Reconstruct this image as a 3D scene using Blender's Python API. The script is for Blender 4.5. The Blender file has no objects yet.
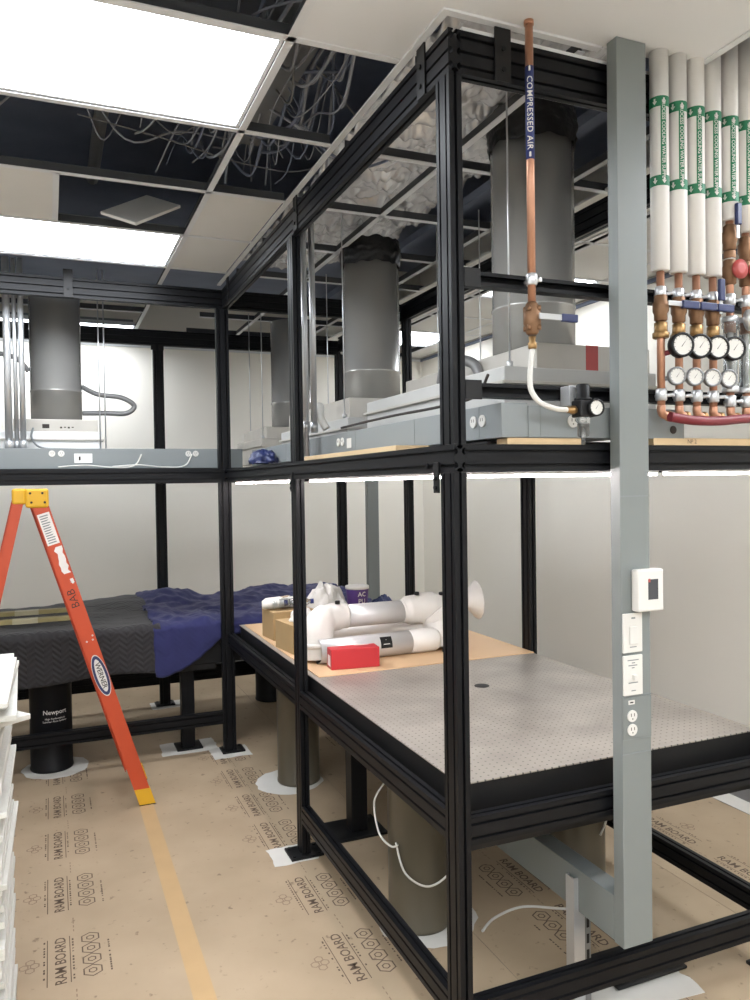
import bpy, bmesh, math, random
from mathutils import Vector, Matrix, noise
random.seed(7)
PI = math.pi
V = Vector
C = bpy.context.scene.collection
S = bpy.context.scene

# ------------------------------------------------------------------ camera, world, exposure
YAW, PITCH, ROLL = 0.39564, -0.02071, -0.01545
fwd = V((math.sin(YAW)*math.cos(PITCH), math.cos(YAW)*math.cos(PITCH), math.sin(PITCH)))
rgt = V((math.cos(YAW), -math.sin(YAW), 0)); upv = rgt.cross(fwd)
r2 = math.cos(ROLL)*rgt + math.sin(ROLL)*upv
u2 = -math.sin(ROLL)*rgt + math.cos(ROLL)*upv
cam = bpy.data.cameras.new('camera'); camo = bpy.data.objects.new('camera', cam); C.objects.link(camo)
M = Matrix((r2, u2, -fwd)).transposed().to_4x4(); M.translation = V((-0.994, -1.831, 1.65))
camo.matrix_world = M
cam.sensor_fit = 'VERTICAL'; cam.sensor_height = 36.0; cam.lens = 777.0/1000*36
cam.clip_start = 0.02
S.camera = camo
w = bpy.data.worlds.new('world'); S.world = w; w.use_nodes = True
w.node_tree.nodes['Background'].inputs[0].default_value = (0.75, 0.78, 0.85, 1)
w.node_tree.nodes['Background'].inputs[1].default_value = 0.02
S.view_settings.view_transform = 'Standard'; S.view_settings.look = 'None'
S.view_settings.gamma = 1; S.view_settings.use_curve_mapping = False
S.view_settings.exposure = 1.35
LED = 7.5          # strength of the ceiling panels
STRIP = 22.0        # strength of the strips under the shelf
try:
    S.cycles.max_bounces = 10; S.cycles.diffuse_bounces = 6; S.cycles.use_denoising = True
    S.cycles.sample_clamp_indirect = 6.0
except Exception: pass

# ------------------------------------------------------------------ materials
def lin(c):
    return tuple((x/255/12.92 if x/255 <= .04045 else ((x/255+.055)/1.055)**2.4) for x in c)
def mat(name, rgb, rough=.5, metal=0., var=0., scale=8., bump=0., bscale=60., emit=0, trans=0., spec=.5, coat=0.):
    m = bpy.data.materials.new(name); m.use_nodes = True
    nt = m.node_tree; b = nt.nodes['Principled BSDF']
    c = lin(rgb)
    b.inputs['Base Color'].default_value = (*c, 1); b.inputs['Roughness'].default_value = rough
    b.inputs['Metallic'].default_value = metal; b.inputs['Specular IOR Level'].default_value = spec
    if coat: b.inputs['Coat Weight'].default_value = coat
    if trans: b.inputs['Transmission Weight'].default_value = trans
    if emit:
        b.inputs['Emission Color'].default_value = (*c, 1); b.inputs['Emission Strength'].default_value = emit
    tc = nt.nodes.new('ShaderNodeTexCoord')
    if var:
        n = nt.nodes.new('ShaderNodeTexNoise'); n.inputs['Scale'].default_value = scale; n.inputs['Detail'].default_value = 5
        nt.links.new(tc.outputs['Object'], n.inputs['Vector'])
        mx = nt.nodes.new('ShaderNodeMix'); mx.data_type = 'RGBA'
        mx.inputs[6].default_value = (*[x*(1-var) for x in c], 1); mx.inputs[7].default_value = (*[min(1, x*(1+var)) for x in c], 1)
        nt.links.new(n.outputs['Fac'], mx.inputs[0]); nt.links.new(mx.outputs[2], b.inputs['Base Color'])
    if bump:
        n2 = nt.nodes.new('ShaderNodeTexNoise'); n2.inputs['Scale'].default_value = bscale; n2.inputs['Detail'].default_value = 4
        nt.links.new(tc.outputs['Object'], n2.inputs['Vector'])
        bp = nt.nodes.new('ShaderNodeBump'); bp.inputs['Strength'].default_value = bump; bp.inputs['Distance'].default_value = .01
        nt.links.new(n2.outputs['Fac'], bp.inputs['Height']); nt.links.new(bp.outputs['Normal'], b.inputs['Normal'])
    return m
def nd(nt, kind, **kw):
    n = nt.nodes.new(kind)
    for k, v in kw.items():
        if k.startswith('i'): n.inputs[int(k[1:])].default_value = v
        else: setattr(n, k, v)
    return n
def mth(nt, op, a, b=None):
    n = nt.nodes.new('ShaderNodeMath'); n.operation = op
    for i, x in enumerate((a, b)):
        if x is None: continue
        if isinstance(x, (int, float)): n.inputs[i].default_value = x
        else: nt.links.new(x, n.inputs[i])
    return n.outputs[0]

m_wall = mat('cream_wall_paint', (232, 228, 218), .6, var=.03, scale=1.5)
m_white_wall = mat('pale_wall_paint', (225, 223, 216), .8)
m_ceil = mat('ceiling_board', (218, 219, 220), .9, var=.02, scale=3)
m_tile = mat('ceiling_tile_face', (218, 217, 213), .95, var=.03, scale=6, bump=.15, bscale=150)
m_tbar = mat('grid_white_enamel', (214, 216, 218), .5)
m_dark = mat('plenum_dark', (112, 120, 138), .9, var=.3, scale=3)
m_black = mat('black_anodised', (14, 15, 18), .45, spec=.22)
m_blackpl = mat('black_plastic', (15, 15, 16), .5, spec=.35)
m_grey = mat('grey_enamel', (117, 122, 121), .42, var=.02)
m_greyd = mat('grey_enamel_dull', (124, 129, 130), .5, var=.03)
m_galv = mat('galvanised_steel', (132, 133, 134), .35, .5, var=.12, scale=5)
m_duct = mat('duct_steel', (172, 171, 167), .27, .5, var=.08, scale=3)
m_lgrey = mat('light_grey_enamel', (178, 178, 175), .45, var=.03)
m_stain = mat('plenum_steel', (180, 176, 168), .42, .3, var=.12, scale=9)
m_chrome = mat('bright_zinc', (196, 198, 200), .28, .6)
m_white = mat('white_plastic', (208, 206, 201), .4)
m_whitemetal = mat('white_enamel', (226, 227, 226), .4)
m_pipe = mat('white_pipe_jacket', (214, 211, 206), .6, var=.03, scale=6, bump=.1, bscale=20)
m_green = mat('green_label', (28, 112, 76), .5)
m_blue = mat('navy_label', (32, 46, 104), .5)
m_navy = mat('navy_vinyl', (32, 42, 84), .4)
m_copper = mat('copper', (186, 138, 112), .35, .6, var=.18, scale=30)
m_brass = mat('brass', (160, 128, 86), .4, .8, var=.15, scale=40)
m_bronze = mat('bronze', (134, 102, 76), .5, .6, var=.2, scale=50)
m_red = mat('red_paint', (176, 36, 42), .5)
m_hose = mat('red_hose', (112, 30, 40), .45)
m_redv = mat('red_handle', (160, 62, 58), .5)
m_dial = mat('dial_face', (206, 204, 198), .5)
m_orange = mat('orange_fibreglass', (186, 70, 36), .45, var=.08, scale=12)
m_yellow = mat('yellow_plastic', (216, 166, 36), .5, var=.05, scale=20)
m_paper = mat('sticker_paper', (224, 218, 214), .7, var=.08, scale=40)
m_ink = mat('dark_ink', (52, 46, 42), .8)
m_kraftink = mat('brown_print', (92, 76, 62), .9)
m_kraftfaint = mat('brown_print_faint', (136, 116, 96), .9)
m_card = mat('cardboard', (160, 134, 94), .85, var=.08, scale=10)
m_wood = mat('plywood_edge', (198, 172, 134), .75, var=.1, scale=14)
m_board = mat('hardboard', (202, 168, 130), .6, var=.05, scale=6)
m_slat = mat('weathered_slat', (148, 136, 92), .7, var=.25, scale=12)
m_slat2 = mat('pale_tape', (172, 164, 134), .6)
m_olive = mat('bronze_grey_enamel', (80, 74, 61), .32, var=.05)
m_alu = mat('brushed_aluminium', (206, 204, 203), .36, .35)
m_armw = mat('white_arm_plastic', (216, 212, 206), .45)
m_bag = mat('white_plastic_bag', (206, 204, 198), .4, bump=.6, bscale=40)
m_clear = mat('clear_acrylic', (225, 230, 232), .08, trans=.9)
m_purple = mat('purple_tub', (74, 48, 112), .5)
m_plaster = mat('white_grout', (198, 195, 188), .85, var=.06, scale=12)
m_tape = mat('masking_tape', (176, 146, 104), .7, var=.08, scale=9)
m_conc = mat('dark_vinyl_floor', (96, 94, 92), .6, var=.1)
m_cable = mat('grey_cable', (140, 144, 152), .5)
m_cablew = mat('white_cable', (206, 204, 198), .5)
m_flex = mat('grey_flex_conduit', (120, 120, 120), .5, .4)
m_led = mat('led_diffuser', (243, 248, 255), .5, emit=LED)
m_led2 = mat('dimmer_led_diffuser', (243, 248, 255), .5, emit=LED*.8)
m_strip = mat('led_strip_lens', (255, 244, 244), .5, emit=STRIP)
m_screen = mat('dark_screen', (62, 64, 68), .25)
m_tilestack = mat('stacked_tile', (202, 201, 194), .9, var=.04, scale=30, bump=.3, bscale=120)

m_galvd = mat('dull_grid_web', (58, 60, 64), .6)
# kraft floor board
m_kraft = mat('kraft_floor_board', (176, 150, 120), .72)
nt = m_kraft.node_tree; b = nt.nodes['Principled BSDF']
tc = nd(nt, 'ShaderNodeTexCoord')
n1 = nd(nt, 'ShaderNodeTexNoise'); n1.inputs['Scale'].default_value = 2.2; n1.inputs['Detail'].default_value = 6
n2 = nd(nt, 'ShaderNodeTexNoise'); n2.inputs['Scale'].default_value = 26; n2.inputs['Detail'].default_value = 5
for n in (n1, n2): nt.links.new(tc.outputs['Object'], n.inputs['Vector'])
r1 = nd(nt, 'ShaderNodeValToRGB'); e = r1.color_ramp.elements
e[0].position = .3; e[0].color = (*lin((152, 133, 108)), 1); e[1].position = .7; e[1].color = (*lin((171, 151, 125)), 1)
nt.links.new(n1.outputs['Fac'], r1.inputs[0])
r2_ = nd(nt, 'ShaderNodeValToRGB'); e = r2_.color_ramp.elements
e[0].position = .27; e[0].color = (.55, .52, .5, 1); e[1].position = .36; e[1].color = (1, 1, 1, 1)
nt.links.new(n2.outputs['Fac'], r2_.inputs[0])
mx = nd(nt, 'ShaderNodeMix', data_type='RGBA', blend_type='MULTIPLY'); mx.inputs[0].default_value = 1
nt.links.new(r1.outputs[0], mx.inputs[6]); nt.links.new(r2_.outputs[0], mx.inputs[7]); nt.links.new(mx.outputs[2], b.inputs['Base Color'])

# perforated steel table skin
m_perf = mat('perforated_steel_skin', (176, 172, 168), .38, .4)
nt = m_perf.node_tree; b = nt.nodes['Principled BSDF']
tc = nd(nt, 'ShaderNodeTexCoord'); sx = nd(nt, 'ShaderNodeSeparateXYZ'); nt.links.new(tc.outputs['Object'], sx.inputs[0])
def cellc(o): return mth(nt, 'SUBTRACT', mth(nt, 'FRACT', mth(nt, 'DIVIDE', o, .0254)), .5)
cx, cy = cellc(sx.outputs[0]), cellc(sx.outputs[1])
rr = mth(nt, 'SQRT', mth(nt, 'ADD', mth(nt, 'MULTIPLY', cx, cx), mth(nt, 'MULTIPLY', cy, cy)))
hole = mth(nt, 'LESS_THAN', rr, .12)
nn = nd(nt, 'ShaderNodeTexNoise'); nn.inputs['Scale'].default_value = 5; nn.inputs['Detail'].default_value = 6
nt.links.new(tc.outputs['Object'], nn.inputs['Vector'])
ra = nd(nt, 'ShaderNodeValToRGB'); e = ra.color_ramp.elements
e[0].position = .3; e[0].color = (*lin((142, 135, 126)), 1); e[1].position = .7; e[1].color = (*lin((168, 161, 151)), 1)
nt.links.new(nn.outputs['Fac'], ra.inputs[0])
mx = nd(nt, 'ShaderNodeMix', data_type='RGBA'); nt.links.new(hole, mx.inputs[0]); nt.links.new(ra.outputs[0], mx.inputs[6]); mx.inputs[7].default_value = (.1, .095, .09, 1)
nt.links.new(mx.outputs[2], b.inputs['Base Color'])

# quilted moving blankets: chevron stitching as bump
def quilt(name, rgb, k):
    m = mat(name, rgb, .9, var=.2, scale=7); nt = m.node_tree; b = nt.nodes['Principled BSDF']
    tc = nd(nt, 'ShaderNodeTexCoord'); sx = nd(nt, 'ShaderNodeSeparateXYZ'); nt.links.new(tc.outputs['Object'], sx.inputs[0])
    tri = mth(nt, 'ABSOLUTE', mth(nt, 'SUBTRACT', mth(nt, 'FRACT', mth(nt, 'MULTIPLY', sx.outputs[0], 11)), .5))
    yy = mth(nt, 'ADD', mth(nt, 'SUBTRACT', sx.outputs[1], sx.outputs[2]), mth(nt, 'MULTIPLY', tri, .075))
    wv = mth(nt, 'SINE', mth(nt, 'MULTIPLY', yy, 190))
    bp = nd(nt, 'ShaderNodeBump'); bp.inputs['Strength'].default_value = k; bp.inputs['Distance'].default_value = .006
    nt.links.new(wv, bp.inputs['Height']); nt.links.new(bp.outputs['Normal'], b.inputs['Normal'])
    b.inputs['Sheen Weight'].default_value = .1
    return m
m_quiltk = quilt('charcoal_quilt', (39, 37, 38), .3)
m_quiltb = quilt('blue_quilt', (33, 36, 82), .08)

# crumpled foil
m_foil = mat('crumpled_foil', (240, 240, 241), .26, .5, bump=.35, bscale=45)

# ------------------------------------------------------------------ mesh helpers
ORG = {}
class B:
    def __init__(s): s.bm = bmesh.new(); s.mats = []; s.cur = 0
    def use(s, m):
        if m not in s.mats: s.mats.append(m)
        s.cur = s.mats.index(m); return s
    def _done(s, faces, smooth=False):
        for f in faces: f.material_index = s.cur; f.smooth = smooth
    def box(s, lo, hi, bev=0., rot=None, ctr=None):
        lo, hi = V(lo), V(hi); c = (lo+hi)/2; d = hi-lo
        r = bmesh.ops.create_cube(s.bm, size=1.0)
        vs = r['verts']
        for v in vs: v.co = V((v.co.x*d.x, v.co.y*d.y, v.co.z*d.z))
        fs = {f for v in vs for f in v.link_faces}
        if bev:
            es = list({e for v in vs for e in v.link_edges})
            bv = bmesh.ops.bevel(s.bm, geom=es, offset=bev, segments=2, affect='EDGES', profile=.5)
            vs = list({v for f in bv['faces'] for v in f.verts} | {v for v in vs if v.is_valid})
            fs = {f for v in vs for f in v.link_faces}
        for v in vs:
            p = v.co
            if rot is not None:
                k = V(ctr)-c if ctr is not None else V((0, 0, 0))
                p = rot @ (p-k) + k
            v.co = p + c
        s._done(fs); return s
    def cyl(s, p0, p1, r0, r1=None, seg=20, caps=True):
        p0, p1 = V(p0), V(p1); r1 = r0 if r1 is None else r1
        a = (p1-p0).normalized(); x = a.orthogonal().normalized(); y = a.cross(x)
        A = [s.bm.verts.new(p0+r0*(math.cos(t)*x+math.sin(t)*y)) for t in [2*PI*i/seg for i in range(seg)]]
        D = [s.bm.verts.new(p1+r1*(math.cos(t)*x+math.sin(t)*y)) for t in [2*PI*i/seg for i in range(seg)]]
        s._done([s.bm.faces.new((A[i], A[(i+1) % seg], D[(i+1) % seg], D[i])) for i in range(seg)], True)
        if caps: s._done([s.bm.faces.new(A[::-1]), s.bm.faces.new(D)])
        return s
    def lathe(s, prof, o, axis=(0, 0, 1), seg=28, cap=True):
        o, a = V(o), V(axis).normalized(); x = a.orthogonal().normalized(); y = a.cross(x)
        rings = [[s.bm.verts.new(o+a*h+max(r, 1e-4)*(math.cos(2*PI*i/seg)*x+math.sin(2*PI*i/seg)*y)) for i in range(seg)] for r, h in prof]
        for A, D in zip(rings, rings[1:]):
            s._done([s.bm.faces.new((A[i], A[(i+1) % seg], D[(i+1) % seg], D[i])) for i in range(seg)], True)
        if cap: s._done([s.bm.faces.new(rings[0][::-1]), s.bm.faces.new(rings[-1])])
        return s
    def tube(s, pts, r, seg=10, smooth_n=0):
        pts = [V(p) for p in pts]
        if smooth_n: pts = spline(pts, smooth_n)
        rs = r if isinstance(r, (list, tuple)) else [r]*len(pts)
        if len(rs) != len(pts):
            rs = [rs[min(len(rs)-1, int(i*(len(rs)-1)/(len(pts)-1)+.5))] for i in range(len(pts))]
        rings = []; x = None
        for i, p in enumerate(pts):
            t = (pts[min(i+1, len(pts)-1)]-pts[max(i-1, 0)]).normalized()
            x = t.orthogonal().normalized() if x is None else (x-t*x.dot(t)).normalized()
            y = t.cross(x)
            rings.append([s.bm.verts.new(p+rs[i]*(math.cos(2*PI*k/seg)*x+math.sin(2*PI*k/seg)*y)) for k in range(seg)])
        for A, D in zip(rings, rings[1:]):
            s._done([s.bm.faces.new((A[i], A[(i+1) % seg], D[(i+1) % seg], D[i])) for i in range(seg)], True)
        s._done([s.bm.faces.new(rings[0][::-1]), s.bm.faces.new(rings[-1])]); return s
    def prism(s, poly, o, ex, ey, vec):
        o, ex, ey, vec = V(o), V(ex), V(ey), V(vec)
        A = [s.bm.verts.new(o+ex*a+ey*b_) for a, b_ in poly]; D = [s.bm.verts.new(v.co+vec) for v in A]
        n = len(A); fs = [s.bm.faces.new((A[i], A[(i+1) % n], D[(i+1) % n], D[i])) for i in range(n)]
        fs += [s.bm.faces.new(A[::-1]), s.bm.faces.new(D)]
        s._done(fs); bmesh.ops.recalc_face_normals(s.bm, faces=fs); return s
    def text(s, txt, fn, size, align='CENTER', off=0., space=1.):
        me = text_mesh(txt, align, off, space)
        vs = [s.bm.verts.new(fn(v.co.x*size, v.co.y*size)) for v in me.vertices]
        for p in me.polygons:
            try: f = s.bm.faces.new([vs[i] for i in p.vertices]); f.material_index = s.cur
            except ValueError: pass
        return s
    def grid(s, nu, nv, fn):
        G = [[s.bm.verts.new(fn(i/nu, j/nv)) for j in range(nv+1)] for i in range(nu+1)]
        s._done([s.bm.faces.new((G[i][j], G[i+1][j], G[i+1][j+1], G[i][j+1])) for i in range(nu) for j in range(nv)], True); return s
    def build(s, name, m=None, parent=None, loc=None, fix=True):
        if fix: bmesh.ops.recalc_face_normals(s.bm, faces=s.bm.faces)
        me = bpy.data.meshes.new(name)
        o = bpy.data.objects.new(name, me); C.objects.link(o)
        if parent is not None: g = ORG[parent.name]; o.parent = parent
        else:
            if loc is None:
                xs = [v.co for v in s.bm.verts]
                loc = V([(min(c[i] for c in xs)+max(c[i] for c in xs))/2 if i < 2 else min(c[2] for c in xs) for i in range(3)])
            g = V(loc); o.location = g
        ORG[o.name] = V(g)
        for v in s.bm.verts: v.co -= g
        s.bm.to_mesh(me); s.bm.free()
        for mm in (s.mats or [m]): me.materials.append(mm)
        return o
_tx = {}
def text_mesh(t, align, off, space):
    k = (t, align, off, space)
    if k not in _tx:
        cu = bpy.data.curves.new('lettering', 'FONT'); cu.body = t; cu.align_x = align; cu.align_y = 'CENTER'
        cu.resolution_u = 2; cu.size = 1; cu.offset = off; cu.space_character = space
        ob = bpy.data.objects.new('lettering', cu); C.objects.link(ob)
        bpy.context.view_layer.update()
        dg = bpy.context.evaluated_depsgraph_get()
        _tx[k] = bpy.data.meshes.new_from_object(ob.evaluated_get(dg))
        q = bmesh.new(); q.from_mesh(_tx[k])
        for _ in range(4):
            bmesh.ops.triangulate(q, faces=q.faces)
            le = [e for e in q.edges if e.calc_length() > .14]
            if le: bmesh.ops.subdivide_edges(q, edges=le, cuts=1)
        bmesh.ops.triangulate(q, faces=q.faces); q.to_mesh(_tx[k]); q.free()
        bpy.data.objects.remove(ob)
    return _tx[k]
def spline(p, n):
    out = []
    for i in range(len(p)-1):
        a, b_, c, d = p[max(i-1, 0)], p[i], p[i+1], p[min(i+2, len(p)-1)]
        for k in range(n):
            t = k/n
            out.append(.5*((2*b_)+(c-a)*t+(2*a-5*b_+4*c-d)*t*t+(3*b_-a-3*c+d)*t**3))
    return out+[p[-1]]
def flat(o, ex, ey):
    o, ex, ey = V(o), V(ex).normalized(), V(ey).normalized()
    return lambda x, y: o+ex*x+ey*y
def thing(name, label, cat, loc, group=None):
    o = bpy.data.objects.new(name, None); C.objects.link(o); o.location = loc; ORG[o.name] = V(loc)
    o.empty_display_size = .05
    return tag(o, label, cat, group)
def tag(o, label, cat, group=None):
    o['label'] = label; o['category'] = cat
    if group: o['group'] = group
    return o
def struct(o): o['kind'] = 'structure'; return o
def dup(root, delta, label, group=None):
    r = root.copy(); C.objects.link(r); r.location = root.location+V(delta); r['label'] = label
    if group: r['group'] = group
    for ch in list(root.children):
        c = ch.copy(); C.objects.link(c); c.parent = r
        for g in list(ch.children): d = g.copy(); C.objects.link(d); d.parent = c
    return r

# ------------------------------------------------------------------ the room
X0, X1, Y0, Y1, ZC, ZD = -3.0, 2.47, -4.6, 5.2, 2.9, 3.75
struct(B().box((X0, Y0, -.1), (X1, Y1, -.001)).build('floor', m_conc))
struct(B().box((X0-.1, Y1, -.1), (X1+.1, Y1+.1, ZD)).build('wall_back', m_wall))
struct(B().box((X1, Y0, -.1), (X1+.1, Y1, ZD)).build('wall_right', m_wall))
struct(B().box((X0-.1, Y0, -.1), (X0, Y1, ZD)).build('wall_left', m_white_wall))
struct(B().box((X0-.1, Y0-.1, -.1), (X1+.1, Y0, ZD)).build('wall_front', m_white_wall))
struct(B().box((X0-.1, Y0-.1, ZD), (X1+.1, Y1+.1, ZD+.1)).build('roof', m_dark))
struct(B().box((X0, Y1-.012, 0), (X1, Y1, .1)).build('baseboard_back', m_blackpl))
struct(B().box((X1-.012, Y0, 0), (X1, Y1-.012, .1)).build('baseboard_right', m_blackpl))
struct(B().box((X1-.02, Y0, ZC-.035), (X1, Y1, ZC-.012)).build('trim_1', m_dark))
struct(B().box((X0, Y1-.02, ZC-.035), (X1-.02, Y1, ZC-.012)).build('trim_2', m_tbar))

# ceiling: plasterboard part, suspended grid
GX, GY, P = -.345, .28, .61
cl = bpy.data.objects.new('ceiling', None); C.objects.link(cl); cl.location = (0, 0, ZC); ORG['ceiling'] = V((0, 0, ZC)); struct(cl)
b = B(); z0, z1 = ZC, ZC+.016
b.box((GX, -1.0, z0), (.845, .0, z1)); b.box((GX, .0, z0), (-.0, GY, z1))
b.box((X0, Y0, z0), (X1, -1.0, z1)); 
b.build('plasterboard', m_ceil, cl)
def runner(p, q, mtl=None):
    p, q = V(p), V(q); t = (q-p).normalized(); n = V((-t.y, t.x, 0)); up = V((0, 0, 1))
    B().use(m_tbar).prism([(-.012, -.004), (.012, -.004), (.012, 0), (-.012, 0)], p, n, up, q-p).use(m_galvd).prism([(-.0015, 0), (.0015, 0), (.0015, .036), (-.0015, .036)], p+V((0, 0, .0002)), n, up, q-p).build('grid_runner', None, cl)
YB = 5.2
for x in (GX,): runner((x, -1.0, ZC), (x, YB, ZC))
for x in (GX-1.22, GX-2.44): runner((x, -1.0, ZC), (x, YB, ZC))
for k in range(-2, 9):
    y = GY+P*k
    if y < YB: runner((X0, y, ZC), (GX, y, ZC))
for k in range(0, 5):
    runner((GX, GY+P*k, ZC), (-.015, GY+P*k, ZC))
runner((GX-.6, GY+2*P, ZC), (GX-.6, GY+3*P, ZC))
for x in (.46, 1.045): runner((x, .04, ZC), (x, YB, ZC))
for k in range(0, 9):
    y = GY+.02+P*k
    if y < YB: runner((.05, y, ZC), (X1, y, ZC))
for x in (1.62, 1.68, 2.23): runner((x, -1.0, ZC), (x, YB, ZC))
runner((.845, -1.0, ZC), (.845, -.04, ZC)); runner((.845, .01, ZC), (X1, .01, ZC))
for k in (-1,): runner((.845, GY-P, ZC), (X1, GY-P, ZC))
# white edge angle round the frame opening
struct(B().box((-.014, -.004, ZC-.008), (.008, 3.0, ZC-.001)).box((.008, -.004, ZC-.008), (.498, .018, ZC-.001)).build('trim_3', m_tbar))

def tile(x0, y0, x1, y1, label, group=None, name='ceiling_tile'):
    return tag(B().box((x0+.004, y0+.004, ZC+.001), (x1-.004, y1-.004, ZC+.014), .002).build(name, m_tile), label, 'ceiling tile', group)
tile(GX, GY+2*P, -.012, GY+3*P, 'white ceiling tile nearer the camera of the pair left of the black frame')
tile(GX, GY+3*P, -.012, GY+4*P, 'white ceiling tile farther back of the pair left of the black frame')
tile(GX-1.22, GY+2*P, GX-.6, GY+3*P, 'white ceiling tile at left between the two bright light panels')
for k in range(0, 7):
    for (xa, xb) in ((1.68, 2.23),):
        if k in (3, 6): continue
        tile(xa, GY+.02+P*k, xb, GY+.02+P*(k+1), 'white ceiling tile in the row along the right wall', 'ceiling tiles along the right wall')
for k in range(0, 8):
    tile(2.23, GY+.02+P*k, X1, GY+.02+P*(k+1), 'narrow ceiling tile against the right wall', 'narrow ceiling tiles at the right wall')
for k in range(0, 8):
    tile(1.045+.2, GY+.02+P*k, 1.62, GY+.02+P*(k+1), 'ceiling tile beyond the right side of the black frame', 'ceiling tiles right of the frame')
# tilted loose tile in the open bay
tl = B().box((-.31, -.1, -.007), (.0, .1, .007), .002).build('ceiling_tile', m_tile, loc=(0, 0, 0))
tl.location = (-.47, GY+2*P+.46, ZC+.10); tl.rotation_euler = (math.radians(25), math.radians(-30), math.radians(35))
tag(tl, 'small white tile offcut tilted in the dark open ceiling bay', 'ceiling tile')

def panel(x0, y0, x1, y1, label, group=None, lens=None):
    t = thing('ceiling_light', label, 'ceiling light', ((x0+x1)/2, (y0+y1)/2, ZC-.006), group)
    b = B()
    for lo, hi in (((x0, y0), (x1, y0+.012)), ((x0, y1-.012), (x1, y1)), ((x0, y0+.012), (x0+.012, y1-.012)), ((x1-.012, y0+.012), (x1, y1-.012))):
        b.box((*lo, ZC+.001), (*hi, ZC+.03))
    b.build('frame', m_tbar, t)
    B().box((x0+.012, y0+.012, ZC+.004), (x1-.012, y1-.012, ZC+.012)).build('diffuser', lens or m_led, t)
    B().box((x0+.012, y0+.012, ZC+.0125), (x1-.012, y1-.012, ZC+.05)).build('housing', m_greyd, t)
    return t
panel(GX-1.205, GY+.015, GX-.015, GY+P-.015, 'large glowing light panel at the top left of the photo')
panel(GX-1.205, GY+3*P+.015, GX-.015, GY+4*P-.015, 'glowing light panel behind the nearest one, above the ladder')
panel(GX-1.205, GY+7*P-.1, GX-.015, GY+7*P+.48, 'glowing light panel above the back wall, seen edge on behind the left duct', None, m_led2)
panel(1.695, GY+.035+3*P, 2.215, GY+.005+4*P, 'square glowing light panel seen beside the nearest duct, right of the frame')
panel(1.695, GY+.035+6*P, 2.215, GY+.005+7*P, 'square glowing light panel near the back right corner of the room')
for i, (x, y) in enumerate(((-1.55, -2.2), (.2, -2.8), (-1.55, -3.8), (-2.75, -.95), (-2.9, -2.9), (1.27, -1.0), (.2, -3.9))):  # unseen panels, added and placed to brighten the room
    t = panel(x, y, x+1.19, y+.58, 'added light panel in the ceiling, out of view', 'added light panels out of view')
    t.location.z -= .03

# ------------------------------------------------------------------ plenum: foil wrapped duct, pipes, loose cables
def foilz(x, y):
    n = noise.noise(V((x*4, y*4, 0)))*.04+.05-abs(noise.noise(V((x*9, y*9, 3))))*.06-abs(noise.noise(V((x*24, y*14, 7))))*.03-abs(noise.noise(V((x*50, y*26, 11))))*.006
    return 3.0+n+max(0, x-.55)*.25
b = B().grid(130, 380, lambda u, v: V((.13+.8*u, .06+2.9*v, foilz(.13+.8*u, .06+2.9*v))))
fo = b.build('foil_insulation', m_foil); 
sm = fo.modifiers.new('thick', 'SOLIDIFY'); sm.thickness = .015; sm.offset = 1
tag(fo, 'crumpled silver foil insulation above the black frame', 'insulation')
b = B().grid(60, 16, lambda u, v: V((-1.9+1.75*u, 2.78+.25*v, 3.0+.12*v+noise.noise(V((u*30, v*8, 1)))*.05)))
fo = b.build('foil_insulation', m_foil); sm = fo.modifiers.new('thick', 'SOLIDIFY'); sm.thickness = .015; sm.offset = 1
tag(fo, 'strip of silver foil insulation behind the second light panel', 'insulation')
tag(B().box((-2.6, 1.0, 3.35), (-.1, 1.45, 3.6)).build('air_duct', m_galv), 'flat metal air duct crossing the dark ceiling void', 'duct')
for x, y0_, y1_, z, r, lb in ((-.2, -.4, 2.9, 3.2, .02, 'steel pipe running above the open ceiling bays near the frame'), (-.75, -.6, 2.6, 3.3, .03, 'thicker steel pipe running above the light panels')):
    tag(B().cyl((x, y0_, z), (x, y1_, z), r, seg=12).build('ceiling_pipe', m_galv), lb, 'pipe')
tag(B().box((-.27, -.3, 3.08), (-.15, 1.4, 3.1)).box((-.27, -.3, 3.1), (-.262, 1.4, 3.15)).box((-.158, -.3, 3.1), (-.15, 1.4, 3.15)).build('cable_tray', m_galv), 'grey metal cable tray above the open ceiling bay', 'cable tray')
for i in range(60):
    if i < 34: x, y = random.uniform(-.33, -.03), random.uniform(.1, .5); p = [V((x, y, random.uniform(2.97, 3.25)))]
    else: x, y = random.uniform(-1.6, -.6), random.uniform(.95, 1.4) if i < 50 else random.uniform(-.35, .2); p = [V((x, y, random.uniform(3.0, 3.3)))]
    d = V((random.uniform(-.07, .07), random.uniform(.2, .34), 0)) if i < 34 else V((random.uniform(.12, .3), random.uniform(-.06, .07), 0))
    for k in range(5): p.append(V((max(-1.9, p[-1].x+d.x+random.uniform(-.05, .05)), p[-1].y+d.y+random.uniform(-.05, .05), max(2.96, random.uniform(2.98, 3.3)))))
    tag(B().tube(p, random.choice((.0025, .004, .006)), 6, 6).build('cable', random.choice((m_cable, m_cable, m_cable, m_dark, m_flex))),
        'loose cable hanging in the dark open ceiling above the grid', 'cable', 'loose cables above the ceiling grid')
for x, y0_, y1_, z in ((.97, .1, 3.9, 3.05), (1.1, .1, 3.9, 3.12)):
    tag(B().box((x, y0_, z), (x+.041, y1_, z+.041)).build('support_channel', m_dark), 'dark steel channel in the void above the frame', 'channel', 'dark channels above the frame')
tag(B().box((-1.6, 2.95, 3.12), (1.2, 4.3, 3.2)).build('air_duct', m_dark), 'dark flat duct in the void above the left frame', 'duct')

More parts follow.
